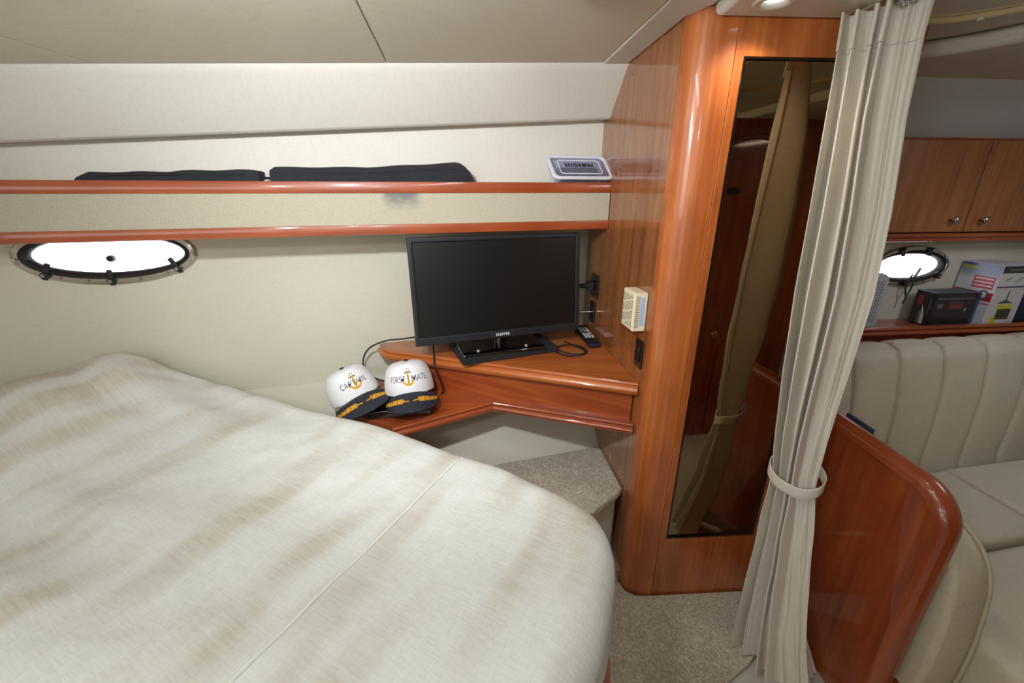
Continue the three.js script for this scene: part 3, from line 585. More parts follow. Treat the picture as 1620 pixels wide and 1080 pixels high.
// sockets, detector and switch on the bulkhead
const onBulk = (D, y) => [bulkX(D) - 0.0006, y, D];
{
  const turn = -Math.PI / 2 + Math.atan(0.13);
  let t = thing('power_socket', 'black power socket with a plugged cable beside the television', 'socket', onBulk(1.745, 1.068), turn);
  obj('plate', at(rbox(0.085, 0.100, 0.010, 0.003), 0, 0, 0.005), M.blackGloss, t);
  obj('plug', [at(rbox(0.036, 0.036, 0.03, 0.006), 0, 0.0, 0.024), at(cyl(0.012, 0.045, 16, 0.008).rotateX(Math.PI / 2), 0, 0, 0.055)], M.rubber, t);
  t = thing('antenna_socket', 'small black aerial socket plate below the power socket', 'socket', onBulk(1.755, 0.950), turn);
  obj('plate', at(rbox(0.055, 0.09, 0.008, 0.003), 0, 0, 0.004), M.black, t);
  obj('connector', [at(cyl(0.0075, 0.018, 16).rotateX(Math.PI / 2), 0, 0, 0.016), at(cyl(0.006, 0.04, 16).rotateX(Math.PI / 2), 0, 0, 0.044)], M.steel, t);
  t = thing('gas_detector', 'ivory slotted gas detector box on the wooden corner', 'detector', onBulk(1.292, 1.092), turn);
  const w = 0.086, h = 0.122, d = 0.046;
  obj('case', at(plate([[-w / 2, -h / 2], [w / 2, -h / 2], [w / 2, h / 2], [-w / 2, h / 2]], d, 0.005), 0, 0, 0), M.ivory, t);
  const slot = new THREE.MeshStandardMaterial({ color: 0x4a4130, roughness: 0.8 });
  // the end of the case that looks at the camera carries slots and a label, the front an embossed grille
  const sg = []; for (let i = 0; i < 17; i++) sg.push(at(rbox(0.0012, 0.0022, 0.014, 0.0005, 1), w / 2, -h / 2 + 0.012 + i * 0.0061, d - 0.014));
  obj('end_slots', sg, slot, t);
  obj('label_strip', at(rbox(0.001, 0.092, 0.014, 0.0004, 1), w / 2 + 0.0002, 0.002, 0.0165), new THREE.MeshStandardMaterial({ color: 0xa9bcd8, roughness: 0.5 }), t, 'pale blue paper label');
  const fg = []; for (let i = 0; i < 15; i++) for (let k = 0; k < 4; k++) if ((i * 7 + k * 3) % 5) fg.push(at(rbox(0.015, 0.0022, 0.0012, 0.0005, 1), -0.03 + k * 0.02, -h / 2 + 0.014 + i * 0.0066, d));
  obj('front_slots', fg, slot, t);
  t = thing('light_switch', 'black rocker switch set in the bulkhead below the ivory detector', 'switch', onBulk(1.268, 0.948), turn);
  obj('plate', at(rbox(0.055, 0.094, 0.006, 0.0025), 0, 0, 0.003), M.blackGloss, t);
  obj('rocker', at(rbox(0.026, 0.052, 0.008, 0.003), 0.002, 0, 0.007), M.black, t);
}
cable('cable', 'short black cable from the power socket behind the television', [[0.268, 1.066, 1.733], [0.255, 1.062, 1.725], [0.235, 1.045, 1.70], [0.215, 1.01, 1.68], [0.20, 0.98, 1.66]], 0.003);
cable('cable', 'pale aerial cable running behind the television', [[0.287, 0.950, 1.745], [0.262, 0.950, 1.74], [0.235, 0.962, 1.725], [0.20, 0.965, 1.70], [0.17, 0.965, 1.68]], 0.0035, M.plastic);

// ---------------------------------------------------------------- captain's caps and the black player under them
{
  const t = thing('disc_player', 'flat black disc player under the two white caps', 'player', [-0.41, LY + 0.0006, 1.362], Math.atan(0.20));
  obj('case', at(rbox(0.225, 0.030, 0.135, 0.006), 0, 0.0155, 0), M.blackGloss, t);
  obj('trim_line', [at(rbox(0.07, 0.003, 0.002, 0.0008), 0.045, 0.024, 0.0675), at(rbox(0.018, 0.003, 0.002, 0.0008), 0.098, 0.024, 0.0675)], M.chrome, t);
}
const NAVY = '#1c2030', GOLD = '#e0a528';
function drawAnchor(c, x, y, s) {
  c.save(); c.translate(x, y); c.scale(s, s); c.lineCap = 'round';
  c.strokeStyle = '#8a7434'; c.lineWidth = 5; c.beginPath(); c.arc(0, -52, 13, 0, 7); c.stroke();
  c.fillStyle = '#6e5424'; c.fillRect(-28, -38, 56, 9);
  c.strokeStyle = GOLD; c.lineWidth = 14; c.beginPath(); c.moveTo(0, -30); c.lineTo(0, 40); c.stroke();
  c.strokeStyle = '#3f6a2c'; c.lineWidth = 4; c.beginPath(); c.moveTo(-5, -16); c.quadraticCurveTo(9, -4, -4, 8); c.quadraticCurveTo(10, 18, 0, 30); c.stroke();
  c.strokeStyle = GOLD; c.lineWidth = 13; c.beginPath(); c.arc(0, 2, 44, 0.30, Math.PI - 0.30); c.stroke();
  c.fillStyle = NAVY; for (const k of [-1, 1]) { c.beginPath(); c.moveTo(k * 52, 0); c.lineTo(k * 30, 8); c.lineTo(k * 48, 26); c.closePath(); c.fill(); }
  c.restore();
}
function crownTexture(left, right, whole) {
  return canvasTex(2048, 512, (c, w, h) => { // u: once round the crown, front in the middle; v: brim edge to button
    c.fillStyle = '#f0f1f4'; c.fillRect(0, 0, w, h);
    const r = rng(9); for (let i = 0; i < 9000; i++) { c.fillStyle = r() < 0.5 ? 'rgba(200,204,214,0.12)' : 'rgba(255,255,255,0.3)'; c.fillRect(r() * w, r() * h, 2, 2); }
    c.fillStyle = NAVY; c.textBaseline = 'middle'; c.font = '92px sans-serif';
    c.save(); c.translate(1024, 352);
    if (whole) { c.textAlign = 'center'; c.fillText(whole, 0, 0); } else { c.textAlign = 'right'; c.fillText(left, -32, 0); c.textAlign = 'left'; c.fillText(right, 36, 0); }
    c.restore();
    drawAnchor(c, whole ? 1044 : 1026, 336, 1.75);
  });
}
const brimTexture = canvasTex(512, 256, (c, w, h) => {
  c.fillStyle = '#232633'; c.fillRect(0, 0, w, h);
  const r = rng(4);
  for (const k of [-1, 1]) { // two oak-leaf sprays
    c.save(); c.translate(w / 2 + k * 8, h * 0.52); c.scale(k * 1.2, 1.45);
    c.strokeStyle = GOLD; c.lineWidth = 9; c.lineCap = 'round'; c.beginPath(); c.moveTo(8, 6); c.quadraticCurveTo(90, 26, 185, -10); c.stroke();
    for (let i = 0; i < 9; i++) { const x = 36 + i * 18, y = 14 - i * i * 0.35; for (const s of [-1, 1]) { c.fillStyle = i % 2 ? GOLD : '#c98d1c'; c.save(); c.translate(x, y); c.rotate(s * (0.75 + r() * 0.2)); c.beginPath(); c.ellipse(14, 0, 17, 8, 0, 0, 7); c.fill(); c.restore(); } }
    c.restore();
  }
});
function makeCap(label, texture, group) {
  const t = thing('captain_cap', label, 'cap');
  const cm = new THREE.MeshStandardMaterial({ map: texture, roughness: 0.85 }), navy = new THREE.MeshStandardMaterial({ color: 0x20232f, roughness: 0.8 });
  const rx = 0.091, rz = 0.110, hh = 0.114;
  const crown = (u, v) => { // front is +z
    const a = (u - 0.5) * 2 * Math.PI, f = Math.cos(a), e = v * Math.PI / 2;
    const front = Math.max(0, f), k = Math.pow(Math.cos(e), 0.46 - 0.10 * front * front);
    const rr = k * (1 + 0.0 * front), y = hh * Math.pow(Math.sin(e), 0.92) * (1 + 0.04 * front * Math.sin(2 * e));
    const seam = 1 - 0.012 * Math.pow(Math.abs(Math.cos(a * 3)), 24) * Math.cos(e);
    return new THREE.Vector3(Math.sin(a) * rx * rr * seam, y, f * rz * rr * seam + 0.012 * front * Math.sin(2 * e));
  };
  obj('crown', shell(surf(96, 30, (u, v) => crown(u, Math.min(v, 0.995))), 0.0025), cm, t);
  obj('button', at(new THREE.SphereGeometry(0.0085, 16, 8).scale(1, 0.55, 1), 0, hh + 0.001, 0), navy, t, 'navy top button');
  const brim = (u, v) => {
    const a = (u - 0.5) * 2 * 1.22, s = Math.sin(a), c = Math.cos(a), L = 0.088 * Math.pow(Math.max(0, Math.cos(a * 1.16)), 0.6);
    const x = s * (rx + 0.002) + s * 0.012 * v, z = c * (rz + 0.002) + v * L;
    return new THREE.Vector3(x, 0.006 - 0.052 * v * (L / 0.088) - 0.026 * Math.pow(Math.abs(x) / rx, 2.2), z);
  };
  obj('brim', shell(surf(48, 12, brim), 0.004), new THREE.MeshStandardMaterial({ map: brimTexture, roughness: 0.7 }), t, 'navy brim with gold oak leaf embroidery');
  obj('sweatband', shell(surf(64, 2, (u, v) => { const q = crown(u, v * 0.12); return new THREE.Vector3(q.x * 0.965, q.y, q.z * 0.965); }), 0.0015), navy, t);
  if (group) t.userData.group = group;
  return t;
}
{
  const a = makeCap('white captain cap lettered CAPTAIN with navy brim, tilted against the duvet', crownTexture('', '', 'CAPTAIN'));
  a.position.copy(P(-0.592, LY + 0.024, 1.415)); a.rotation.set(-0.36, 0.55, 0.26, 'YXZ');
  const b = makeCap('white cap lettered FIRST MATE with navy brim, nearest the desk', crownTexture('FIRST', 'MATE'));
  b.position.copy(P(-0.388, LY + 0.040, 1.43)); b.rotation.set(-0.30, 0.26, 0.05, 'YXZ');
}

// ---------------------------------------------------------------- things on the high shelf
function softCase(name, label, x, D, turn, len, heights) { // heights: [[u, h], ...] along its length
  const t = thing(name, label, 'case', [x, 1.4624, D], turn), rings = [];
  for (let i = 0; i <= 40; i++) {
    const u = i / 40, X = (u - 0.5) * len, h = lerpTable(heights, u)[0] + 0.0012 * Math.sin(u * 23), dp = 0.055;
    rings.push(tight([[-dp, 0], [dp - 0.006, 0], [dp, 0.004], [dp - 0.002, h * 0.75], [dp - 0.012, h], [-dp, h * 0.98]]).map(([z, y]) => new THREE.Vector3(X, y, z)));
  }
  obj('body', loft(rings), M.fabricBlack, t);
  obj('flap_edge', tube(Array.from({ length: 16 }, (_, i) => { const u = 0.12 + i / 15 * 0.8; return new THREE.Vector3((u - 0.5) * len, lerpTable(heights, u)[0] * 0.72, 0.0535); }), 0.0014, 40, 6), M.rubber, t);
  return t;
}
const RT = Math.atan(0.277);
softCase('soft_case', 'flat black fabric case at the left of the high shelf', -1.015, 1.365, RT, 0.465, [[0, 0.020], [0.07, 0.034], [0.5, 0.038], [0.56, 0.041], [0.97, 0.045], [1, 0.042]]);
softCase('soft_case', 'longer black fabric case in the middle of the high shelf', -0.452, 1.518, RT, 0.640, [[0, 0.044], [0.02, 0.053], [0.45, 0.056], [0.55, 0.060], [0.90, 0.074], [0.94, 0.070], [0.97, 0.048], [0.985, 0.045], [1, 0.018]]);
{
  const t = thing('cord_bundle', 'tangled black and white cords between the two black cases', 'cord', [-0.775, 1.463, 1.425], RT);
  const k = rng(3), mk = (n, y) => tube(Array.from({ length: n }, () => new THREE.Vector3((k() - 0.5) * 0.028, y + k() * 0.026, (k() - 0.5) * 0.04)), 0.0026, 60, 6);
  obj('black_cord', mk(9, 0.005), M.rubber, t); obj('white_cord', mk(5, 0.004), M.plastic, t);
}
{
  const t = thing('plastic_container', 'clear plastic lidded box at the right end of the high shelf', 'container', [0.246, 1.4624, 1.695], RT * 0.9);
  const clear = new THREE.MeshPhysicalMaterial({ color: 0xf2f5ff, transmission: 0.94, roughness: 0.1, thickness: 0, ior: 1.45 }), rim = new THREE.MeshPhysicalMaterial({ color: 0xf0f3fc, transmission: 0.25, roughness: 0.35, thickness: 0, ior: 1.45 });
  const rr = (w, d, r) => { const q = []; for (const [sx, sy, a] of [[1, 1, 0], [-1, 1, 90], [-1, -1, 180], [1, -1, 270]]) q.push(...arc(sx * (w / 2 - r), sy * (d / 2 - r), r, a, a + 90, 5)); return q; };
  const ring = (w, d, y) => rr(w, d, 0.02).map(([x, z]) => new THREE.Vector3(x, y, z));
  t.rotation.order = 'YXZ'; t.rotation.x = 0.66; t.position.y += 0.0365;
  obj('tub', loft([ring(0.205, 0.112, 0.001), ring(0.222, 0.124, 0.032)], true, false), clear, t);
  obj('tub_base', plate(rr(0.205, 0.112, 0.02), 0.002).rotateX(-Math.PI / 2), clear, t);
  const lid = obj('lid', [plate(rr(0.236, 0.136, 0.024), 0.009, 0.003, [rr(0.212, 0.112, 0.016)]).rotateX(-Math.PI / 2).translate(0, 0.032, 0)], rim, t, 'translucent white lid rim');
  obj('lid_panel', plate(rr(0.214, 0.114, 0.017), 0.0015).rotateX(-Math.PI / 2).translate(0, 0.0345, 0), clear, lid);
  obj('lid_ridge', plate(rr(0.166, 0.080, 0.012), 0.003, 0.001, [rr(0.160, 0.074, 0.01)]).rotateX(-Math.PI / 2).translate(0, 0.0362, 0), rim, lid);
  obj('lettering', [at(new THREE.BoxGeometry(0.122, 0.0006, 0.036), 0, 0.0366, -0.012)], new THREE.MeshStandardMaterial({ transparent: true, alphaTest: 0.4, roughness: 0.6, ...(() => { const m = canvasTex(512, 128, (c, w, h) => { c.clearRect(0, 0, w, h); c.fillStyle = '#101014'; c.font = 'bold 100px sans-serif'; c.textAlign = 'center'; c.textBaseline = 'middle'; c.fillText('ScubaMax', w / 2, h / 2, w * 0.98); }); return { map: m }; })() }), lid, 'black lettering on the lid');
  const pouch = tag(obj('pouch', at(rbox(0.16, 0.020, 0.06, 0.009), 0, 0.013, 0), new THREE.MeshStandardMaterial({ color: 0x3c4456, roughness: 0.8 })), 'dark blue grey pouch inside the clear plastic box', 'pouch');
  pouch.position.set(0.246, 1.494, -1.688); pouch.rotation.set(0.66, RT * 0.9, 0, 'YXZ');
}

// ---------------------------------------------------------------- curtain, gathered and tied
{
  const t = thing('curtain', 'cream pleated curtain gathered and tied beside the mirror', 'curtain', [0, 0, 0]);
  // y: left edge x, D, right edge x, D, pleat depth
  const T = [[1.815, 0.742, 1.125, 0.846, 1.018, 0.022], [1.745, 0.751, 1.125, 0.846, 1.018, 0.028], [1.6, 0.764, 1.122, 0.854, 1.014, 0.042], [1.4, 0.771, 1.115, 0.876, 1.005, 0.054], [1.2, 0.774, 1.107, 0.888, 0.998, 0.058], [1.0, 0.783, 1.09, 0.877, 0.99, 0.054], [0.8, 0.791, 1.07, 0.863, 0.98, 0.04], [0.66, 0.802, 1.058, 0.861, 0.972, 0.027], [0.5, 0.806, 1.05, 0.862, 0.93, 0.033], [0.3, 0.797, 1.03, 0.863, 0.885, 0.036], [0.15, 0.772, 1.005, 0.864, 0.835, 0.034], [0.006, 0.766, 0.985, 0.868, 0.775, 0.034]];
  const cloth = (s, y, extra = 0) => { // narrow deep folds in the left part, a broad flat run at the right
    const [lx, lD, rx, rD, A] = lerpTable(T, y);
    const cx = rx - lx, cD = rD - lD, l = Math.hypot(cx, cD), ex = cx / l, eD = cD / l;
    const w = s + 0.020 * Math.sin(y * 2.1 + s * 6) * Math.sin(Math.PI * s);
    const ph = 6.4 * (w - 0.42 * w * w * w) + 0.22 * Math.sin(w * 11 + 0.6), f = ph * 2 * Math.PI;
    const sn = Math.sin(f), fold = Math.sign(sn) * Math.pow(Math.abs(sn), 0.75);
    const amp = A * (1 - 0.45 * smooth(0.55, 0.9, s)) * (0.8 + 0.25 * Math.sin(s * 23 + 1));
    const rip = 0.003 * Math.sin(s * 55 + y * 3) + 0.0022 * Math.sin(y * 27 + s * 34) * smooth(1.5, 0.6, y);
    const lat = s + 0.045 * Math.sin(f + 1.7) * Math.min(1, 5 * s) * Math.min(1, 5 * (1 - s));
    const off = amp * fold + rip + extra + 0.012 * Math.sin(Math.PI * lat);
    return P(lx + cx * lat + eD * off, y, lD + cD * lat - ex * off);
  };
  const cloW = 1.1;
  obj('panel', shell(surf(300, 150, (u, v) => cloth(u, 0.006 + v * 1.741), (u, v) => [u * cloW, v * 1.735]), 0.0016), M.curtain, t);
  obj('header', shell(surf(300, 10, (u, v) => cloth(u, 1.742 + v * 0.073, 0.0042), (u, v) => [u * cloW + 0.3, v * 0.073]), 0.003), M.curtain, t, 'stitched double header band');
  // tie back: a flat band round the waist of the curtain
  const mid = [(0.802 + 0.861) / 2, (1.058 + 0.972) / 2], e = [0.5657, -0.8246];
  const band = surf(96, 5, (u, v) => {
    const a = u * 2 * Math.PI, c = Math.cos(a), s = Math.sin(a), A = 0.068, B = 0.044, w = 0.034 * (v - 0.5);
    const o = A * Math.sign(c) * Math.pow(Math.abs(c), 0.75), q = B * Math.sign(s) * Math.pow(Math.abs(s), 0.8);
    return P(mid[0] + e[0] * o + e[1] * q, 0.668 - 0.026 * s - 0.006 * c + w + 0.003 * Math.sin(3 * a), mid[1] + e[1] * o - e[0] * q);
  }, (u, v) => [u * 0.3, v * 0.034]);
  obj('tie_back', shell(band, 0.003), M.curtain, t, 'flat cloth tie band');
  // turned-up hem fold showing beside the partition
  const fold = surf(40, 24, (u, v) => P(0.852 + 0.016 * v + (0.127 - 0.02 * v) * u, 0.003 + v * (0.15 - 0.04 * u) + 0.003 * Math.sin(u * 30) * v, 0.80 + 0.13 * v + (0.10 - 0.01 * v) * u + 0.004 * Math.sin(u * 46)), (u, v) => [u * 0.1, v * 0.24]);
  obj('hem_fold', shell(fold, 0.002), M.curtain, t);
}
{
  const t = thing('curtain_track', 'short metal curtain track with beaded glides at the top of the curtain', 'curtain track', [0, 0, 0]);
  obj('rail', tube([P(0.755, 1.8285, 1.11), P(0.79, 1.8285, 1.075), P(0.83, 1.8285, 1.02), P(0.852, 1.8285, 0.95)], 0.003, 30, 8), M.steel, t);
  const r = rng(8), g = []; for (let i = 0; i < 30; i++) { const a = r(); g.push(at(new THREE.TorusGeometry(0.0042, 0.0012, 6, 10).rotateX(r() * 3).rotateY(r() * 3), 0.796 + a * 0.02 + (r() - 0.5) * 0.008, 1.806 + r() * 0.016, -(1.05 - a * 0.022 + (r() - 0.5) * 0.008))); }
  obj('glide_chain', g, M.chrome, t);
}

// ---------------------------------------------------------------- partition at the end of the settee
{
  const t = thing('partition', 'low varnished wood partition with a rounded top corner and thick edge', 'partition', [0, 0, 0]);
  const y1 = 0.803, D0 = 0.735, D1 = 1.182, r = 0.105;
  const sh = (m, base) => { const q = [[D1, base], [D1, y1 - m]]; q.push(...arc(D0 + r, y1 - r, r - m, 90, 180, 14)); q.push([D0 + m, base]); return q; };
  // local: a = D, extruded over x
  const toX = (g, x) => g.applyMatrix4(new THREE.Matrix4().set(0, 0, 1, x, 0, 1, 0, 0, -1, 0, 0, 0, 0, 0, 0, 1));
  obj('panel', boxUV(toX(plate(sh(0.026, -0.019), 0.026), 0.992)), M.red, t);
  const outer = sh(0, -0.019);
  // rounded capping swept round the edge
  const path = outer.slice(1), prof = []; for (let i = 0; i <= 12; i++) { const a = i / 12 * Math.PI; prof.push([0.0275 * Math.cos(a), -0.020 + 0.020 * Math.sin(a)]); } prof.push([-0.0275, -0.030], [0.0275, -0.030]);
  const c = [0.96, 0.4], rings = path.map(([D, y], i) => {
    const a = path[Math.max(0, i - 1)], b = path[Math.min(path.length - 1, i + 1)]; let nx = -(b[1] - a[1]), ny = b[0] - a[0]; const l = Math.hypot(nx, ny); nx /= l; ny /= l;
    if (i === 0) { nx = 0; ny = 1; } if (i === path.length - 1) { nx = -1; ny = 0; } if ((D - c[0]) * nx + (y - c[1]) * ny < 0) { nx = -nx; ny = -ny; }
    return prof.map(([x, o]) => P(1.005 + x, y + ny * o, D + nx * o));
  });
  obj('edge_capping', loft(rings), M.red, t);
}

// ---------------------------------------------------------------- settee behind the partition
{
  const t = thing('settee', 'beige leather settee with vertical channelled backrest behind the partition', 'settee', [0, 0, 0]);
  const x0 = 1.045, wch = 0.196, nch = 9;
  const prof = [[1.02, 0.2, 0.36], [1.05, 0.2, 0.45], [1.09, 0.188, 0.56], [1.13, 0.178, 0.68], [1.175, 0.165, 0.79], [1.205, 0.155, 0.85], [1.235, 0.15, 0.882], [1.275, 0.15, 0.893], [1.325, 0.15, 0.88], [1.35, 0.15, 0.83], [1.355, 0.15, 0.7]];
  for (let k = 0; k < nch; k++) {
    const f = (u, v) => {
      const s = v * (prof.length - 1), i = Math.min(prof.length - 2, Math.floor(s)), q = s - i, L = (j) => prof[i][j] + (prof[i + 1][j] - prof[i][j]) * (q * q * (3 - 2 * q) * 0.3 + q * 0.7);
      const x = x0 + (k + u) * wch + 0.0 * v, b = 0.016 * Math.pow(Math.max(0, 1 - Math.pow(2 * u - 1, 4)), 0.5), th = Math.min(1, v * 1.6) * Math.PI * 0.62;
      const sh = 0.05 * smooth(0.35, 0.0, v);
      return P(x - sh, L(2) + b * Math.sin(th) * 0.9, L(0) + L(1) * x - b * Math.cos(th * 0.8));
    };
    obj('back_channel', shell(surf(14, 40, f, (u, v) => [u * wch + k * 0.31, v * 0.7]), 0.02), M.leather, t);
    if (k) obj('piping', tube(Array.from({ length: 30 }, (_, i) => f(0, i / 29 * 0.9).add(new THREE.Vector3(0, 0.001, 0.001))), 0.0024, 60, 6), M.piping, t);
  }
  const sD = (x) => 1.02 + 0.2 * x, cush = (poly, y0, y1, r = 0.03) => boxUV(toCreasedNormals(slab(poly, y0, y1, r, [], 7), 0.9), 'x');
  const line1 = (x) => 1.353 + (x - 1.675) * -6.7;                          // seams running out from the back corner
  obj('seat_cushion', cush([[1.055, 0.975], [1.33, 0.965], [1.685, 1.03], [1.655, 1.335], [1.055, 1.215]], 0.2, 0.452), M.leather, t);
  obj('seat_cushion', cush([[1.69, 1.03], [2.7, 1.03], [2.7, 1.52], [1.66, 1.34]], 0.2, 0.452), M.leather, t);
  obj('seat_cushion', cush([[1.12, 0.58], [2.3, 0.58], [2.3, 1.02], [1.69, 1.02], [1.335, 0.955], [1.12, 0.96]], 0.16, 0.432), M.leather, t);
  obj('base', slab([[1.05, 0.62], [2.7, 0.62], [2.7, 1.5], [1.05, 1.2]], -0.019, 0.2), M.red, t);
  // padded arm against the partition
  const arm = (m) => { const q = [[1.05 + m, 0.2], [1.05 + m, 0.67 - m]]; return q; };
  const s = new THREE.Shape(); s.moveTo(1.03, 0.205); s.lineTo(1.03, 0.675); s.lineTo(0.82, 0.675); s.quadraticCurveTo(0.735, 0.66, 0.715, 0.56); s.quadraticCurveTo(0.685, 0.38, 0.70, 0.205); s.closePath();
  const g = new THREE.ExtrudeGeometry(s, { depth: 0.062, bevelEnabled: true, bevelThickness: 0.016, bevelSize: 0.016, bevelOffset: -0.016, bevelSegments: 5, curveSegments: 20 });
  g.applyMatrix4(new THREE.Matrix4().set(0, 0, 1, 1.049, 0, 1, 0, 0, -1, 0, 0, 0, 0, 0, 0, 1));
  obj('arm_pad', boxUV(toCreasedNormals(g, 0.9)), M.leather, t);
  const line = s.getPoints(16).slice(2, 36).map((q) => new THREE.Vector3(1.113, q.y + 0.0, -q.x - (-0.004)));
  obj('arm_piping', tube(line, 0.0045, 80, 8), M.piping, t);
}
{
  const b = tag(obj('folder', at(rbox(0.010, 0.16, 0.10, 0.003), 0, 0, 0), new THREE.MeshStandardMaterial({ color: 0x33415c, roughness: 0.6 })), 'thin dark blue folder edge standing behind the partition top', 'folder');
  b.position.copy(P(1.056, 0.712, 1.105)); b.rotation.y = 0;
}

// ---------------------------------------------------------------- saloon lockers, shelf and what stands on it
{
  const t = thing('overhead_locker', 'cherry overhead locker with two doors and round metal knobs', 'cabinet', [0, 0, 0]);
  const loc = sLine(1.6), y0 = 1.282, y1 = 1.636, dep = 0.115, w = (g) => loc(g);
  obj('carcass', w(boxUV(at(new THREE.BoxGeometry(sa(1.96), y1 - y0, dep - 0.02), sa(1.99), (y0 + y1) / 2, -0.02 - (dep - 0.02) / 2 + 0.0))), M.red, t);
  const doorMat = varnish(lockerMap, { clearcoatRoughness: 0.25 });
  for (const [a, b, k] of [[1.012, 1.872, 1.805], [1.876, 2.96, 1.94]]) {
    const d = obj('door', w(boxUV(at(plate([[sa(a), y0 + 0.003], [sa(b), y0 + 0.003], [sa(b), y1 - 0.006], [sa(a), y1 - 0.006]], 0.018, 0.002), 0, 0, -0.018))), doorMat, t);
    obj('knob', w(at(new THREE.LatheGeometry([[0.0001, 0], [0.008, 0], [0.007, 0.008], [0.012, 0.013], [0.0155, 0.019], [0.013, 0.025], [0.006, 0.0285], [0.0001, 0.029]].map((q) => new THREE.Vector2(...q)), 28).rotateX(Math.PI / 2), sa(k), 1.333, 0)), M.steel, d);
  }
  obj('top_strip', w(at(rbox(sa(1.96), 0.010, 0.02, 0.002), sa(1.99), y1 + 0.0, -0.012)), M.red, t);  // wood strip along the locker top
  const prof = [[-0.05, 1.281], [0.010, 1.281], ...arc(0.008, 1.272, 0.009, 90, -70, 5), [0.006, 1.262], ...arc(0.003, 1.254, 0.007, 60, -90, 5), [-0.05, 1.246]];
  obj('bottom_moulding', moulding([[1.004, 1.6 + 0.1004], [2.97, 1.6 + 0.297]], prof), M.red, t);
}
{
  const t = thing('fiddle_shelf', 'dark wood shelf with a raised fiddle rail above the settee', 'shelf', [0, 0, 0]);
  const path = [[1.004, 1.5 + 0.1004], [3.08, 1.5 + 0.308]];
  obj('fiddle_rail', moulding(path, [[-0.016, 0.908], [0.0, 0.908], ...arc(-0.001, 0.900, 0.008, 80, -60, 5), [0.0, 0.892], ...arc(0.002, 0.880, 0.009, 70, -80, 6), [-0.016, 0.868]]), M.red, t);
  obj('board', boxUV(slab([[1.004, 1.6014 + 0.01], [3.08, 1.808 + 0.01], [3.08, 1.68 + 0.306], [1.004, 1.68 + 0.0984]], 0.868, 0.886), 'x'), M.red, t);
  obj('backing', boxUV(slab([[1.004, 1.6014 + 0.02], [3.08, 1.808 + 0.02], [3.08, 1.808 + 0.038], [1.004, 1.6014 + 0.038]], 0.4, 0.868), 'x'), M.red, t);
}
const SY = 0.8862;
{
  const t = thing('speaker', 'pale grey perforated speaker on the saloon shelf behind the curtain', 'speaker', [1.50, SY, 1.742], SL);
  const w = 0.155, h = 0.235, q = [[-w / 2, 0.001]]; q.push([w / 2, 0.001]); q.push(...arc(w / 2 - 0.035, h - 0.035, 0.035, 0, 90, 8), ...arc(-w / 2 + 0.035, h - 0.035, 0.035, 90, 180, 8));
  obj('case', at(plate(q, 0.055, 0.006), 0, 0, -0.03), new THREE.MeshStandardMaterial({ color: 0xb9bcc0, roughness: 0.45 }), t);
  const holes = []; for (let r = 0; r < 22; r++) for (let c = 0; c < 9; c++) holes.push(at(cyl(0.0026, 0.001, 8).rotateX(Math.PI / 2), -0.052 + c * 0.013 + (r % 2) * 0.0065 - 0.003, 0.028 + r * 0.0083, 0.0252));
  const hm = obj('grille_holes', holes, M.black, t); hm.userData.kind = 'stuff';
}
function printed(w, h, draw) { return new THREE.MeshPhysicalMaterial({ map: canvasTex(w, h, draw), roughness: 0.4, clearcoat: 0.5, clearcoatRoughness: 0.2 }); }
function carton(name, label, pos, turn, w, h, d, front, left, other) {
  const t = thing(name, label, 'box', pos, turn);
  obj('carton', at(rbox(w, h, d, 0.002, 2), 0, h / 2 + 0.0004, 0), other, t);
  obj('front_print', at(new THREE.BoxGeometry(w - 0.004, h - 0.004, 0.0008), 0, h / 2, d / 2), front, t);
  obj('side_print', at(new THREE.BoxGeometry(0.0008, h - 0.004, d - 0.004), -w / 2, h / 2, 0), left, t);
  return t;
}
carton('product_box', 'low black product box with red print on the saloon shelf', [1.915, SY, 1.79], 0.10, 0.215, 0.148, 0.085,
  printed(512, 360, (c, w, h) => { c.fillStyle = '#17161a'; c.fillRect(0, 0, w, h); c.fillStyle = '#25406f'; c.fillRect(w - 34, 0, 34, h); c.fillStyle = '#4d4a4c'; c.fillRect(20, 44, 430, 22); c.fillStyle = '#66605f'; c.fillRect(40, 110, 60, 52); c.fillStyle = '#6d2430'; c.fillRect(180, 112, 150, 60); c.fillStyle = '#77726f'; c.fillRect(175, 96, 160, 6); c.beginPath(); c.arc(375, 178, 20, 0, 7); c.fill(); c.fillStyle = '#2f2d2f'; for (let i = 0; i < 5; i++) { c.fillRect(20, 200 + i * 30, 150, 16); c.fillRect(190, 212 + i * 28, 220, 14); } }),
  printed(256, 360, (c, w, h) => { c.fillStyle = '#141316'; c.fillRect(0, 0, w, h); c.fillStyle = '#a02638'; c.fillRect(40, 40, 70, 110); c.fillStyle = '#dfe4e6'; c.beginPath(); c.moveTo(120, 130); c.lineTo(170, 230); c.lineTo(190, 350); c.lineTo(140, 350); c.closePath(); c.fill(); c.fillStyle = '#4f8a80'; c.fillRect(100, 210, 36, 140); c.fillStyle = '#7b7f8c'; c.fillRect(205, 60, 10, 180); }),
  new THREE.MeshStandardMaterial({ color: 0x2a2a30, roughness: 0.4 }));
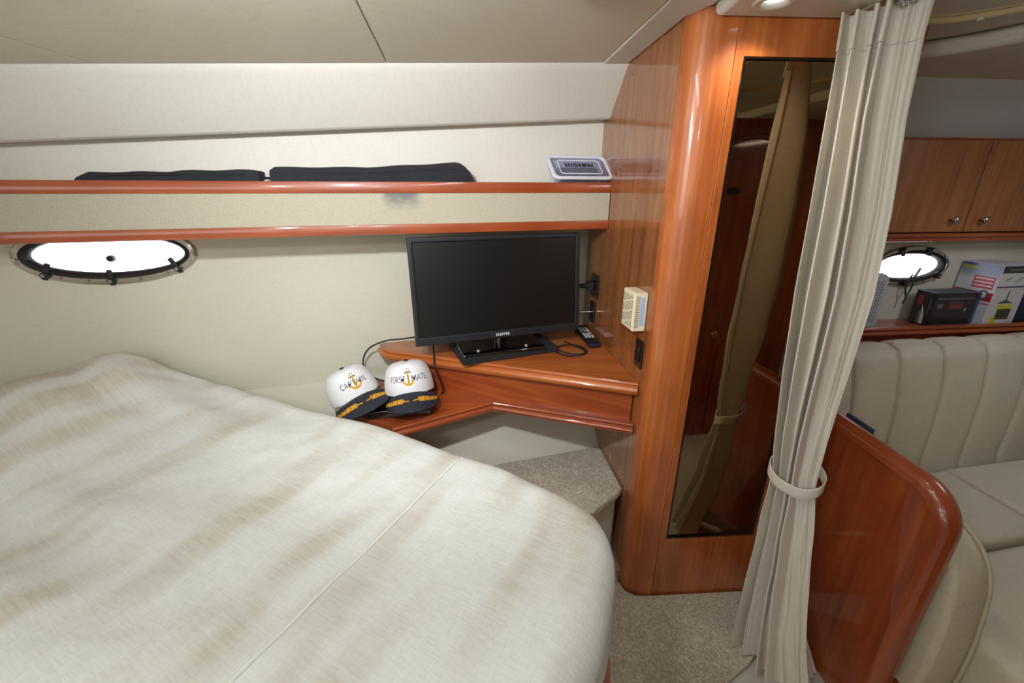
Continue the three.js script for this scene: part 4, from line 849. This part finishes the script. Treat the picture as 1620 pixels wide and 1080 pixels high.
carton('product_box', 'tall white product box with red and yellow print at the far end of the shelf', [2.105, SY, 1.812], 0.14, 0.155, 0.268, 0.15,
  printed(320, 512, (c, w, h) => { c.fillStyle = '#c9c6c6'; c.fillRect(0, 0, w, h); c.fillStyle = '#23252c'; c.fillRect(0, 0, w, 60); c.fillStyle = '#8a8a5a'; c.fillRect(60, 30, 190, 6); c.fillStyle = '#9a9b92'; c.save(); c.translate(90, 110); c.rotate(-0.4); c.fillRect(-30, -10, 70, 20); c.restore(); c.save(); c.translate(210, 115); c.rotate(-0.5); c.fillRect(-40, -9, 80, 18); c.restore(); c.fillStyle = '#2c3350'; c.fillRect(0, 168, w, 12); c.fillStyle = '#b6ab35'; c.fillRect(0, 192, w, 5); c.fillStyle = '#3a3540'; c.fillRect(150, 205, 14, 80); c.beginPath(); c.moveTo(60, 312); c.lineTo(150, 280); c.lineTo(250, 312); c.closePath(); c.fill(); c.fillStyle = '#c3c62c'; c.fillRect(80, 322, 170, 40); c.fillRect(60, 420, 60, 92); c.fillStyle = '#38361f'; c.fillRect(100, 360, 150, 90); c.fillStyle = '#d9dbd8'; c.fillRect(130, 462, 90, 50); }),
  printed(320, 512, (c, w, h) => { const g = c.createLinearGradient(0, 0, 0, 130); g.addColorStop(0, '#3a4c78'); g.addColorStop(1, '#dfe3ea'); c.fillStyle = '#dfe3ea'; c.fillRect(0, 0, w, h); c.fillStyle = g; c.fillRect(0, 0, w, 130); c.fillStyle = '#9fb02c'; c.fillRect(8, 26, 120, 26); c.fillStyle = '#d4485a'; c.fillRect(130, 100, 170, 100); c.fillStyle = '#f0dede'; for (let i = 0; i < 3; i++) c.fillRect(142, 112 + i * 29, 146, 14); c.fillStyle = '#c42f46'; c.fillRect(0, 226, w, 74); c.fillStyle = '#efe6e8'; c.fillRect(14, 254, 170, 10); c.fillStyle = '#5a5f66'; c.beginPath(); c.arc(245, 250, 40, 0, 7); c.fill(); c.fillStyle = '#f2f3f5'; c.beginPath(); c.arc(245, 250, 26, 0, 7); c.fill(); c.fillStyle = '#efe6e8'; c.fillRect(0, 304, w, 10); c.fillStyle = '#c42f46'; c.fillRect(0, 318, w, 8); }),
  new THREE.MeshStandardMaterial({ color: 0xd3d4d8, roughness: 0.5 }));
{
  const b = tag(obj('storage_bag', at(rbox(0.16, 0.13, 0.14, 0.02), 0, 0.0655, 0), new THREE.MeshStandardMaterial({ color: 0x20263f, roughness: 0.8 })), 'dark blue bag at the right end of the saloon shelf', 'bag');
  b.position.copy(P(2.31, SY, 1.87)); b.rotation.y = SL;
}

// ---------------------------------------------------------------- the side of the room the mirror looks at
{
  const d = structGroup('door_1');
  struct('door_leaf', boxUV(at(plate([[0.92, -0.019], [1.78, -0.019], [1.78, 1.78], [0.92, 1.78]], 0.035, 0.003), 0, 0, -0.135)), M.red, d);
  struct('lower_panel', boxUV(at(plate([[1.34, 0.02], [1.72, 0.02], [1.72, 0.62], ...arc(1.42, 0.54, 0.08, 90, 180, 10)], 0.012, 0.004), 0, 0, -0.147)), M.red, d);
  struct('arch_moulding', tube(arc(1.36, 1.40, 0.30, 20, 160, 24, 0.30).map(([x, y]) => new THREE.Vector3(x, y, -0.138)), 0.014, 60, 8), M.red, d);
  struct('oval_plate', at(plate(ellipse(1.272, 1.443, 0.035, 0.018), 0.004, 0.001), 0, 0, -0.139), M.black, d);
  obj('door_handle', at(new THREE.LatheGeometry([[0.0001, 0.012], [0.017, 0.012], [0.021, 0.010], [0.026, 0.004], [0.026, 0]].map((q) => new THREE.Vector2(...q)), 32).rotateX(-Math.PI / 2), 1.312, 0.655, -0.135), M.brass, d);
}
addedSpotLamp(-0.32, 0.28, ceilY(-0.32, 0.28) - 0.002, [-0.25, 1.35, 1.72], LAMP.warm, LAMP.spot, 'small swivelling white spot lamp added to the cabin ceiling to light the shelf wall');  // added spot, throws the shadow band under the shelf
addedStripLamp(0.10, 0.58, ceilY(0.10, 0.58) - 0.004, 0.08, 0.70, LAMP.warm, LAMP.strip, 'slim white ceiling light added above the foot of the bed for the post highlight');  // added in place of light bounced off the ceiling; streaks the post
addedDomeLamp(-0.60, -0.45, ceilY(-0.6, -0.45) - 0.002, 0.14, LAMP.warm, LAMP.dome, 'large opal dome lamp added to the cabin ceiling as fill light');  // added fill for bed and walls from behind the camera
addedDomeLamp(0.10, -0.70, ceilY(0.1, -0.7) - 0.002, 0.12, LAMP.warm, LAMP.rear, 'smaller opal dome lamp added at the rear of the cabin ceiling as fill light');  // second added fill dome, out of view
addedStripLamp(1.95, 0.95, 1.789, 0.10, 0.50, LAMP.cool, LAMP.saloon, 'slim ceiling light added over the settee to brighten the saloon');  // added fitting, lifts the saloon beyond its hatch daylight

for (const [kind, group] of [['captain_cap', 'white caps on the lower desk shelf'], ['soft_case', 'black cases on the high shelf'], ['product_box', 'boxes on the saloon shelf'], ['porthole', 'oval portholes'], ['cable', 'television cables']])
  scene.children.forEach((o) => { if (o.name.replace(/_\d{3}$/, '') === kind) o.userData.group = group; });
scene.traverse((o) => { if (o.isMesh) { o.castShadow = true; o.receiveShadow = true; } if (o.isSpotLight) o.castShadow = true; });
renderer.render(scene, camera);
